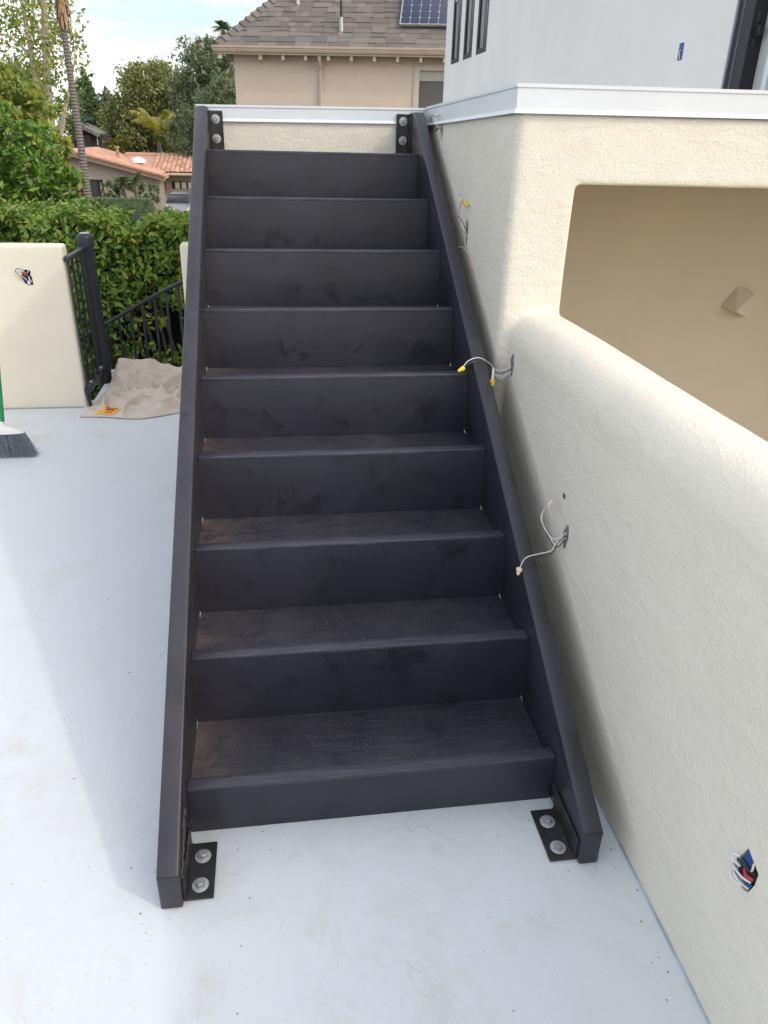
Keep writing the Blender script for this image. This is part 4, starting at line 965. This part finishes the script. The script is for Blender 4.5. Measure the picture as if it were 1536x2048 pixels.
blob_tree('tree', 'slim blue-green conifer right of the palm trunk on the skyline', 'tree', on_ground(214, 105), [px_blob(213, 200, 105, 11, 18), px_blob(214, 232, 105, 20, 28), px_blob(205, 262, 105, 26, 22)], 6000, 0.19, 'leaf_bluegreen', 0.4, group='conifers on the skyline', shell=0.4)
blob_tree('tree', 'dark treetop between the pale trunks at left', 'tree', on_ground(60, 70), [px_blob(55, 160, 70, 40, 30), px_blob(20, 200, 70, 50, 50), px_blob(140, 230, 70, 22, 40)], 8000, 0.14, 'leaf_dark', 0.4, shell=0.5)
blob_tree('tree', 'small dark treetop poking above the olive tree mass', 'tree', on_ground(262, 100), [px_blob(260, 152, 100, 9, 12), px_blob(292, 132, 100, 5, 5), px_blob(300, 180, 100, 40, 30)], 900, 0.3, 'leaf_dark', 0.3, shell=0.3)
blob_tree('shrub', 'bright yellow-green bush behind the tiled roof', 'shrub', on_ground(232, 74), [px_blob(232, 292, 74, 20, 14), px_blob(240, 282, 74, 11, 10)], 900, 0.18, 'leaf_yellow', 0.15, shell=0.6)
blob_tree('shrub', 'yellowish bush at the foot of the yellow palm', 'shrub', on_ground(360, 73), [px_blob(358, 298, 73, 22, 12), px_blob(335, 270, 73, 18, 14)], 900, 0.2, 'leaf_yellow', 0.15, shell=0.4)
# bare grey twigs and a distant palm above the eave
tw = thing('tree', 'bare grey twiggy treetop beside the shingle roof', 'tree', on_ground(412, 72)); b1 = Vector(on_ground(412, 72)); mb = MB()
mb.tube([Vector((0, 0, 0)), at(414, 130, 72) - b1, at(414, 105, 72) - b1], [0.3, 0.12, 0.08], 6)
for k in range(46):
    a = at(414 + random.gauss(0, 6), random.uniform(85, 125), 72) - b1; e = at(414 + random.gauss(0, 24), random.uniform(62, 100), 72) - b1
    mb.tube([a, a.lerp(e, 0.5) + Vector((random.gauss(0, 0.2), 0, 0.2)), e], [0.035, 0.025, 0.01], 4, False)
mb.build('trunk', 'bark_white', tw)
fp = thing('palm_tree', 'distant palm head above the corner of the shingle roof', 'palm', on_ground(446, 120)); b2 = Vector(on_ground(446, 120))
MB().tube([Vector((0, 0, 0)), at(446, 60, 120) - b2], [0.3, 0.22], 8).build('trunk', 'palm_trunk', fp, True)
fronds(fp, at(446, 58, 120) - b2, 22, 1.9, 'frond_green', (-0.5, 1.3), 0.5, leaflets=14, width=0.05)
# yellow queen palm
Yq = 76; qb = Vector(on_ground(318, Yq)); qp = thing('palm_tree', 'yellow-fronded palm behind the tiled roof', 'palm', qb)
MB().tube([Vector((0, 0, 0)), at(318, 285, Yq) - qb], [0.25, 0.18], 8).build('trunk', 'palm_trunk', qp, True)
fronds(qp, at(318, 270, Yq) - qb, 11, 4.6, 'frond_yellow', (0.75, 1.3), 0.24, leaflets=34, width=0.05, droop=1.1, azs=[0.1, -0.5, 2.2, 3.0, 3.6, 1.9, 0.9, 1.4, -1.2, 4.3, 2.6])

# ------------------------------------------------------------------ the tiled house
Yh = 62.0
def A(px, py, Y=Yh): return at(px, py, Y)
hb = Vector((A(230, 380).x, Yh, G)); th = thing('tiled_house', 'low tan stucco house with orange clay tile roof beyond the hedge', 'house', hb)
ridge = A(147, 302); le = A(60, 326); re_ = A(332, 352)
D = 9.0
zt = 0.0
# gable wall facing the camera
gw = [A(75, 330) , A(148, 308), A(318, 350)]
pts = [Vector((gw[0].x, Yh, G)), Vector((gw[2].x, Yh, G)), Vector((gw[2].x, Yh, gw[2].z)), Vector((gw[1].x, Yh, gw[1].z)), Vector((gw[0].x, Yh, gw[0].z))]
MB().prism([(p.x - hb.x, p.z - G) for p in pts], 0.0, D, 'y').build('gable_wall', 'stucco_tan', th)
# wing on the right, set back
wx0, wx1 = A(320, 350, Yh + 3).x - hb.x, A(420, 350, Yh + 3).x - hb.x; wz = A(350, 347, Yh + 3).z - G
MB().box(wx0, wx1 + 3, 3.0, 8.0, 0, wz).build('wing_wall', 'stucco_tan', th)
def tile_field(name, P, U, Vv, nu, nv, pu, pv, parent):
    """barrel tiles: each a half cylinder running down the slope"""
    P, U, Vv = Vector(P), Vector(U).normalized(), Vector(Vv).normalized(); N = U.cross(Vv).normalized(); vs = []; fs = []
    if N.z < 0: N = -N
    for j in range(nv):
        for i in range(nu):
            b = len(vs); o = P + U * (i * pu) + Vv * (j * pv)
            for e, lift in ((0, 0.05), (1.12, 0.0)):
                for k in range(5):
                    t = PI * k / 4; vs.append(o + U * (pu * 0.5 - pu * 0.5 * math.cos(t)) + Vv * (pv * e) + N * (math.sin(t) * pu * 0.34 + lift + random.uniform(0, 0.012)))
            fs += [(b + k, b + k + 1, b + 6 + k, b + 5 + k) for k in range(4)] + [(b, b + 1, b + 2, b + 3, b + 4)]
    o = mesh_obj(name, vs, fs, 'clay_tile', parent); o['kind'] = 'stuff'; return o
def slab(name, pts, mat, parent, t=0.18):
    P = [Vector(p) for p in pts]; n_ = len(P); V = P + [p - Vector((0, 0, t)) for p in P]
    F = [tuple(range(n_)), tuple(range(n_, 2 * n_))[::-1]] + [(i, n_ + i, n_ + (i + 1) % n_, (i + 1) % n_) for i in range(n_)]
    mb = MB(); mb.v = V; mb.f = F; return mb.build(name, mat, parent)
f0 = Vector((0, -0.7, 0))
r0 = Vector((ridge.x - hb.x, -0.7, ridge.z - G)); e1 = Vector((re_.x - hb.x, -0.7, re_.z - G)); e0 = Vector((le.x - hb.x, -0.7, le.z - G)); back = Vector((0, D + 1, 0))
rf = slab('roof', [r0, e1, e1 + back, r0 + back], 'clay_tile', th); slab('roof_slope', [r0, r0 + back, e0 + back, e0], 'clay_tile', th)
L = (e1 - r0).length; tile_field('roof_tiles', r0 + Vector((0, 0.05, 0.02)), (0, 1, 0), (e1 - r0), int((D + 0.9) / 0.34), int(L / 0.42), 0.34, 0.42, th)
L0 = (e0 - r0).length; tile_field('roof_tiles', r0 + Vector((0, 0.05, 0.02)), (0, 1, 0), (e0 - r0), int((D + 0.9) / 0.34), int(L0 / 0.42), 0.34, 0.42, th)
for (a_, b_) in ((r0, e1), (r0, e0)):   # rounded rake tiles along the gable edge
    nn = int((b_ - a_).length / 0.55); d_ = (b_ - a_) / nn
    for k in range(nn): MB().tube([a_ + d_ * k + Vector((0, -0.02, 0.06)), a_ + d_ * (k + 1.06) + Vector((0, -0.02, 0.03))], [0.125, 0.15], 8).build('rake_tile', 'clay_tile', th, True)
MB().prism([(r0.x, r0.z - 0.20), (e1.x, e1.z - 0.20), (e1.x, e1.z - 0.34), (r0.x, r0.z - 0.36)], -0.66, -0.60, 'y').build('fascia_board', 'soffit', th)
MB().prism([(r0.x, r0.z - 0.20), (r0.x, r0.z - 0.36), (e0.x, e0.z - 0.34), (e0.x, e0.z - 0.20)], -0.66, -0.60, 'y').build('fascia_board', 'soffit', th)
# wing roof: slope facing the camera
w0 = A(300, 352, Yh + 2); w1 = A(430, 343, Yh + 2); w2 = A(430, 312, Yh + 7); w3 = A(250, 312, Yh + 7)
o_ = lambda p: Vector((p.x - hb.x, p.y - hb.y, p.z - G))
ez = (o_(w0).z + o_(w1).z) / 2; tz = (o_(w2).z + o_(w3).z) / 2
q0, q1, q2, q3 = Vector((o_(w0).x, 2, ez)), Vector((o_(w1).x + 3, 2, ez)), Vector((o_(w2).x + 3, 7.5, tz)), Vector((o_(w3).x, 7.5, tz))
slab('wing_roof', [q0, q1, q2, q3], 'clay_tile', th)
sl_ = Vector((0, 5.5, tz - ez)); tile_field('roof_tiles', q0 + Vector((0, 0, 0.02)) + sl_, (1, 0, 0), -sl_, int((q1.x - q0.x) / 0.36), int(sl_.length / 0.42), 0.36, 0.42, th)
MB().tube([q0 + Vector((1.2, -0.1, -0.05)), q1 + Vector((0, -0.1, -0.05))], 0.09, 8).build('gutter', 'gutter_tan', th)
MB().tube([q3 + Vector((0, 0, 0.05)), q2 + Vector((0, 0, 0.05))], 0.16, 8).build('ridge_tile', 'clay_tile', th, True)
# openings in the gable wall
def face_box(name, x0, y0, x1, y1, Y, mat, parent, d=0.12, out=0.03):
    a, b = at(x0, y0, Y), at(x1, y1, Y); zz = sorted((a.z - G, b.z - G)); return MB().box(a.x - hb.x, b.x - hb.x, Y - Yh - out, Y - Yh + d, zz[0], zz[1]).build(name, mat, parent)
face_box('porch_opening', 138, 358, 212, 408, Yh, 'dark_void', th, 0.1, 0.04)
face_box('porch_pier', 200, 366, 211, 408, Yh, 'stucco_tan', th, 0.1, 0.06)
face_box('door', 177, 362, 199, 405, Yh, 'glass_far', th, 0.1, 0.05)
face_box('window', 343, 362, 392, 378, Yh + 3, 'clay_wall_dark', th, 0.1, 0.05)
for k in range(3): face_box('window_pane', 350 + k * 13, 364, 360 + k * 13, 377, Yh + 3, 'trim_cream', th, 0.1, 0.07)
face_box('downspout', 309, 355, 312, 392, Yh, 'trim_cream', th, 0.1, 0.12)
face_box('side_window', 320, 356, 324, 388, Yh + 2.9, 'clay_wall_dark', th, 0.1, 0.12)
face_box('wall_plaque', 331, 367, 339, 378, Yh + 2.95, 'rust', th, 0.1, 0.10)
sk = at(276, 318, Yh + 3); MB().lathe([(0.0, 0.0), (0.62, 0.0), (0.55, 0.22), (0.25, 0.38), (0.0, 0.42)], 14, Matrix.Translation((sk.x - hb.x, 3.0, sk.z - G - 0.25))).build('skylight', 'coping_white', th, True)
vp_ = at(235, 305, Yh + 4); MB().tube([(vp_.x - hb.x, 4, vp_.z - G - 0.5), (vp_.x - hb.x, 4, vp_.z - G + 0.35)], 0.12, 10).lathe([(0, 0.3), (0.2, 0.3), (0.2, 0.42), (0, 0.46)], 10, Matrix.Translation((vp_.x - hb.x, 4, vp_.z - G))).build('roof_vent', 'rust', th, True)
# front planting of the tiled house
def small_bush(label, px, py, rx, rz, Y, mat, n=700, size=0.09):
    blob_tree('shrub', label, 'shrub', on_ground(px, Y), [px_blob(px, py, Y, rx, rz)], n, size, mat, 0.06, shell=0.75, limbs=False)
small_bush('round clipped dark bush left of the small palms', 222, 382, 20, 17, 58, 'leaf_dark', 1100)
small_bush('round clipped dark bush right of the small palms', 298, 386, 18, 18, 58, 'leaf_dark', 1000)
blob_tree('shrub', 'thin reddish-brown shrub beside the palm trunk', 'shrub', on_ground(152, 57), [px_blob(152, 376, 57, 12, 26)], 500, 0.08, 'leaf_brown', 0.05, shell=0.2)
for (px, py) in ((245, 372), (268, 366)):
    sb = Vector(on_ground(px, 57)); s_ = thing('small_palm', 'small green feather palm at the front of the tiled house, %s' % ('left one of two' if px < 250 else 'right one of two'), 'palm', sb, 'small palms in front of the tiled house')
    MB().tube([Vector((0, 0, 0)), at(px, py + 4, 57) - sb], [0.14, 0.12], 8).build('trunk', 'bark_brown', s_, True)
    fronds(s_, at(px, py, 57) - sb, 20, 1.35, 'frond_green', (-0.2, 1.3), 0.32, leaflets=20, width=0.02, droop=0.9)
Yl = 54; a0, a1 = at(120, 402, Yl), at(300, 402, Yl); n_ = 5200
C = np.stack([RNG.uniform(a0.x, a1.x, n_), RNG.uniform(Yl, Yl + 1, n_), RNG.uniform(G, at(200, 396, Yl).z, n_)], 1)
lh = thing('low_hedge', 'low clipped hedge in front of the tiled house', 'hedge', ((a0.x + a1.x) / 2, Yl, G))
quad_cloud('foliage', C - np.array(lh.location), 0.09, 'leaf_dark', lh)['kind'] = 'stuff'
MB().box(a0.x - lh.location.x, a1.x - lh.location.x, 0.1, 0.9, 0, at(200, 397, Yl).z - G).build('clipped_body', 'leaf_dark', lh)
# parked car roof
cb = at(358, 395, 56); car = thing('parked_car', 'silver car parked by the tiled house, partly behind the hedge', 'car', (cb.x, 56, G)); zc = cb.z - G
def loft(secs):
    mb = MB(); n_ = len(secs[0])
    for s_ in secs: mb.v += [Vector(p) for p in s_]
    for i in range(len(secs) - 1):
        for k in range(n_): mb.f.append((i * n_ + k, i * n_ + (k + 1) % n_, (i + 1) * n_ + (k + 1) % n_, (i + 1) * n_ + k))
    mb.f += [tuple(range(n_)), tuple(range((len(secs) - 1) * n_, len(secs) * n_))[::-1]]; return mb
H_ = zc + 0.22
def sec(y, hw, z0, z1): return [(-hw, y, z0), (hw, y, z0), (hw, y, z1 - 0.15), (hw * 0.9, y, z1), (-hw * 0.9, y, z1), (-hw, y, z1 - 0.15)]
loft([sec(-2.1, 0.75, 0.35, H_ - 0.85), sec(-1.9, 0.88, 0.25, H_ - 0.65), sec(-0.9, 0.9, 0.25, H_ - 0.50), sec(2.0, 0.9, 0.25, H_ - 0.5), sec(2.2, 0.8, 0.35, H_ - 0.7)]).build('body', 'car_silver', car, bevel=0.05)
loft([sec(-0.95, 0.80, H_ - 0.56, H_ - 0.40), sec(-0.25, 0.70, H_ - 0.56, H_ + 0.0), sec(1.4, 0.70, H_ - 0.56, H_ + 0.02), sec(2.0, 0.78, H_ - 0.56, H_ - 0.35)]).build('cabin_glass', 'car_black', car, bevel=0.03)
MB().box(-0.66, 0.66, -0.2, 1.4, H_ + 0.0, H_ + 0.06).build('roof', 'car_silver', car, bevel=0.03)
for sx in (-1, 1):
    MB().tube([(sx * 0.62, -0.2, H_ + 0.10), (sx * 0.62, 1.3, H_ + 0.10)], 0.025, 6).build('roof_rail', 'car_black', car)
    for yy in (-1.35, 1.35): MB().tube([(sx * 0.72, yy, 0.33), (sx * 0.93, yy, 0.33)], 0.33, 18).build('wheel', 'car_black', car, True)

# dark timber house behind
Yd = 80; db = Vector((at(185, 290, Yd).x, Yd, G)); dh = thing('dark_house', 'dark brown timber house with grey solar roof behind the palm trunk', 'house', db)
def D_(px, py, Y=Yd): p = at(px, py, Y); return Vector((p.x - db.x, p.y - db.y, p.z - G))
x0, x1 = D_(140, 290).x, D_(205, 290).x
MB().prism([(x0, 0), (x1, 0), (x1, D_(205, 270).z), (D_(160, 250).x, D_(160, 252).z), (x0, D_(140, 255).z)], 0, 8, 'y').build('wall', 'clay_wall_dark', dh)
slab('roof', [D_(130, 252, Yd - 1), D_(158, 246, Yd - 1), D_(158, 238, Yd + 6), D_(130, 240, Yd + 6)], 'roof_grey', dh, 0.3)
slab('roof', [D_(156, 247, Yd - 1.5), D_(194, 266, Yd - 1.5), D_(217, 266, Yd + 6), D_(166, 241, Yd + 6)], 'roof_grey', dh, 0.3)
for (a, b, c, d) in ((163, 273, 170, 290), (171, 273, 181, 291)):
    p, q = D_(a, b), D_(c, d); w_ = MB().box(p.x - 0.08, q.x + 0.08, -0.06, 0.1, q.z - 0.1, p.z + 0.1).build('window', 'roof_grey', dh)
    MB().box(p.x, q.x, -0.09, -0.05, q.z, p.z).build('pane', 'glass_far', w_)
p, q = D_(193, 272), D_(197, 290); MB().box(p.x, q.x, -0.06, 0.1, q.z, p.z).build('window', 'coping_white', dh)
P_ = [D_(162, 244, Yd + 2), D_(176, 252, Yd + 1), D_(190, 252, Yd + 4), D_(174, 243, Yd + 5)]
slab('solar_panel', [v_ + Vector((0, 0, 0.55)) for v_ in P_], 'solar_cell', dh, 0.1)

# ------------------------------------------------------------------ pink house with shingle roof
NO = Vector((-0.711, 17.42, 0)); NU = Vector((0.96986, -0.24367, 0)); NV = Vector((0.24367, 0.96986, 0))
ph = thing('shingle_house', 'pinkish stucco house with grey shingle roof and tan gutter behind the stairs', 'house', NO + Vector((0, 0, G)))
ph.rotation_euler = (0, 0, math.atan2(NU.y, NU.x)); zG = -G    # local z = world z + 3.6
MP = 0.93; EZ = 3.30 + zG
plate_holes('wall', (0.30, 0.28, 0), (1, 0, 0), (0, 0, 1), 9.0, 3.22 + zG, [(3.97, 5.5, 1.6 + zG, 2.945 + zG)], 0.10, 'stucco_pink', ph)
MB().box(0.30, 0.40, 0.292, 8, 0, 3.2 + zG).build('side_wall', 'stucco_pink', ph)
# roof deck with hip
zr = lambda v: EZ + MP * v
TOPV = 3.0
mb = MB(); mb.v = [Vector(p) for p in [(0, 0, EZ), (9.6, 0, EZ), (9.6, TOPV, zr(TOPV)), (TOPV, TOPV, zr(TOPV)), (0, 9, EZ), (TOPV, 7, zr(TOPV))]]; mb.f = [(0, 1, 2, 3), (0, 3, 5, 4)]
rf = mb.build('roof', 'shingle', ph)
s_ = math.hypot(1, MP); rowv = 0.150 / s_ 
protos = []
rg = random.Random(2)
SN = Vector((0, -MP, 1)).normalized(); SD = Vector((0, 1, MP)).normalized()
def shingle_mesh(w):
    V = []; 
    for (a, b, t) in ((0, 0, 0.012), (w, 0, 0.012), (w, 0.20, 0.004), (0, 0.20, 0.004)): V.append(Vector((a, 0, 0)) + SD * b + SN * t)
    for (a, b, t) in ((0, 0, -0.002), (w, 0, -0.002)): V.append(Vector((a, 0, 0)) + SD * b + SN * t)
    me = bpy.data.meshes.new('shingle'); me.from_pydata([tuple(p) for p in V], [], [(0, 1, 2, 3), (4, 5, 1, 0), (4, 0, 3), (1, 5, 2)]); me.materials.append(MATS['shingle']); return me
SW = [0.16, 0.22, 0.28, 0.34, 0.40]; SM = [shingle_mesh(w - 0.004) for w in SW]
cnt = 0; rest = MB()
for r_ in range(13):
    v0 = r_ * rowv - 0.01; u = max(0, v0) + 0.02 + rg.uniform(0, 0.05)
    while u < 5.2:
        k = rg.randrange(5); lift = rg.choice((0, 0, 0.006, 0.009))
        o = bpy.data.objects.new('shingle', SM[k]); COL.objects.link(o); o.parent = rf
        o.location = Vector((u, v0, zr(v0))) + SN * lift; u += SW[k]; cnt += 1
# hip caps
for k in range(16):
    h = k * 0.105; d_ = Vector((1, 1, MP)).normalized(); c = Vector((h, h, zr(h))) + Vector((0, 0, 0.035))
    a_, b_ = Vector((0.13, -0.03, -0.075)), Vector((-0.06, 0.13, -0.03)); e = d_ * 0.24
    mb = MB(); lo = Vector((0, -0.006, 0.040)); V = [c + a_ + lo, c + lo * 1.6, c + b_ + lo, c + e + a_, c + e, c + e + b_, c + a_, c, c + b_]
    mb.v = V; mb.f = [(0, 1, 4, 3), (1, 2, 5, 4), (6, 7, 1, 0), (7, 8, 2, 1)]; mb.build('hip_shingle', 'shingle', rf)
MB().prism([(-0.03, 3.19 + zG), (-0.06, 3.20 + zG), (-0.075, 3.24 + zG), (-0.075, 3.262 + zG), (-0.09, 3.275 + zG), (-0.09, 3.315 + zG), (-0.082, 3.315 + zG), (-0.082, 3.28 + zG), (0.01, 3.21 + zG)], -0.05, 9.6).build('gutter', 'gutter_tan', ph)
MB().box(-0.02, 9.6, -0.012, 0.008, 3.16 + zG, 3.298 + zG).build('fascia_board', 'trim_cream', ph)
slab('soffit', [(0.0, 0.01, 3.235 + zG), (9.6, 0.01, 3.235 + zG), (9.6, 0.52, 3.27 + zG), (0.0, 0.52, 3.27 + zG)], 'soffit', ph, 0.02)
slab('soffit', [(0.0, 0.5, 3.235 + zG), (0.32, 0.5, 3.30 + zG), (0.32, 9, 3.30 + zG), (0.0, 9, 3.235 + zG)], 'soffit', ph, 0.02)
for k in range(17):
    u = 0.943 + 0.4845 * k; MB().box(u - 0.028, u + 0.028, 0.015, 0.29, 3.07 + zG, 3.20 + zG).build('rafter_tail', 'trim_cream', ph)
for k in range(8):
    v0 = 0.6 + 0.35 * k; MB().box(0.03, 0.30, v0, v0 + 0.06, 3.10 + zG, 3.21 + zG).build('rafter_tail', 'soffit', ph)
mb = MB().prism([(0.02, 3.20 + zG), (-0.03, 3.08 + zG), (0.06, 3.08 + zG), (0.1, 3.20 + zG)], 0.04, 0.12); mb.build('hip_rafter', 'trim_cream', ph)
MB().tube([(2.20, 0.03, 3.22 + zG), (2.20, 0.06, 3.10 + zG), (2.20, 0.14, 3.0 + zG), (2.20, 0.21, 2.94 + zG), (2.20, 0.235, 2.88 + zG), (2.20, 0.235, 0.0 + zG), (2.20, 0.235, 0.2)], 0.042, 4).build('downspout', 'trim_cream', ph)
fr = MB().box(4.19, 6.0, 0.25, 0.294, 2.94 + zG, 3.02 + zG).box(4.19, 4.30, 0.252, 0.296, 1.55 + zG, 2.94 + zG)
wf = fr.build('window', 'trim_cream', ph)
MB().box(4.30, 5.95, 0.33, 0.34, 1.6 + zG, 2.94 + zG).build('screen', 'screen_grey', wf)
MB().box(4.301, 5.94, 0.31, 0.325, 2.75 + zG, 2.94 + zG).build('roller_shade', 'shade_cloth', wf)
# roof pipes
def roofpt(u, v, lift=0.0): return Vector((u, v, zr(v) + lift))
for (u, v, blk) in ((2.62, 0.27, True), (1.585, 0.86, False)):
    p = roofpt(u, v)
    f_ = slab('flashing', [p + Vector((-0.05, 0, 0.02)), p + Vector((0.05, 0, 0.02)), p + Vector((0.05, 0.16, 0.02 + 0.16 * MP)), p + Vector((-0.05, 0.16, 0.02 + 0.16 * MP))], 'rust', ph, 0.015)
    MB().lathe([(0.0, 0.02), (0.048, 0.02), (0.042, 0.20), (0.034, 0.28), (0.0, 0.28)], 12, Matrix.Translation(p + Vector((0, 0.08, 0.05)))).build('vent_boot', 'galvanised', ph, True)
    MB().tube([p + Vector((0, 0.08, 0.30)), p + Vector((0, 0.08, 0.62))], 0.025, 10).build('vent_pipe', 'pipe_black' if blk else 'galvanised', ph, True)
# solar panel
sp = thing('solar_panel', 'blue solar panel with pale cell lines on the grey shingle roof', 'solar panel', NO + Vector((0, 0, G)))
sp.rotation_euler = ph.rotation_euler
o0 = roofpt(3.86, 0.44) + SN * 0.10; CW, CH = 0.195, 0.185
def SP(a, b, lift=0.0): return o0 + Vector((a, 0, 0)) + SD * b + SN * lift
NC, NR = 7, 6
fw = 0.02
def spslab(name, a0, b0, a1, b1, mat, lift, t): 
    P = [SP(a0, b0, lift), SP(a1, b0, lift), SP(a1, b1, lift), SP(a0, b1, lift)]; V = P + [p - SN * t for p in P]
    mb = MB(); mb.v = V; mb.f = [(0, 1, 2, 3), (7, 6, 5, 4), (0, 4, 5, 1), (1, 5, 6, 2), (2, 6, 7, 3), (3, 7, 4, 0)]; return mb.build(name, mat, sp)
spslab('backing', 0, 0, NC * CW, NR * CH, 'pipe_black', 0.0, 0.04)
spslab('cell_grid', 0.0, 0.0, NC * CW, NR * CH, 'galvanised', 0.002, 0.0015)
for a in range(NC):
    for b in range(NR):
        g = 0.0045; c = 0.022; x0_, x1_, y0_, y1_ = a * CW + g, (a + 1) * CW - g, b * CH + g, (b + 1) * CH - g
        ring = [(x0_ + c, y0_), (x1_ - c, y0_), (x1_, y0_ + c), (x1_, y1_ - c), (x1_ - c, y1_), (x0_ + c, y1_), (x0_, y1_ - c), (x0_, y0_ + c)]
        mesh_obj('cell', [SP(p, q, 0.005) for p, q in ring], [tuple(range(8))], 'solar_cell', sp)
spslab('frame', -fw, -fw, NC * CW, 0, 'galvanised', 0.006, 0.05); spslab('frame', -fw, 0, 0, NR * CH, 'galvanised', 0.0062, 0.05)
for a in (0.25, 1.0): spslab('mount_foot', a, 0.1, a + 0.05, 0.9, 'pipe_black', -0.045, 0.05)
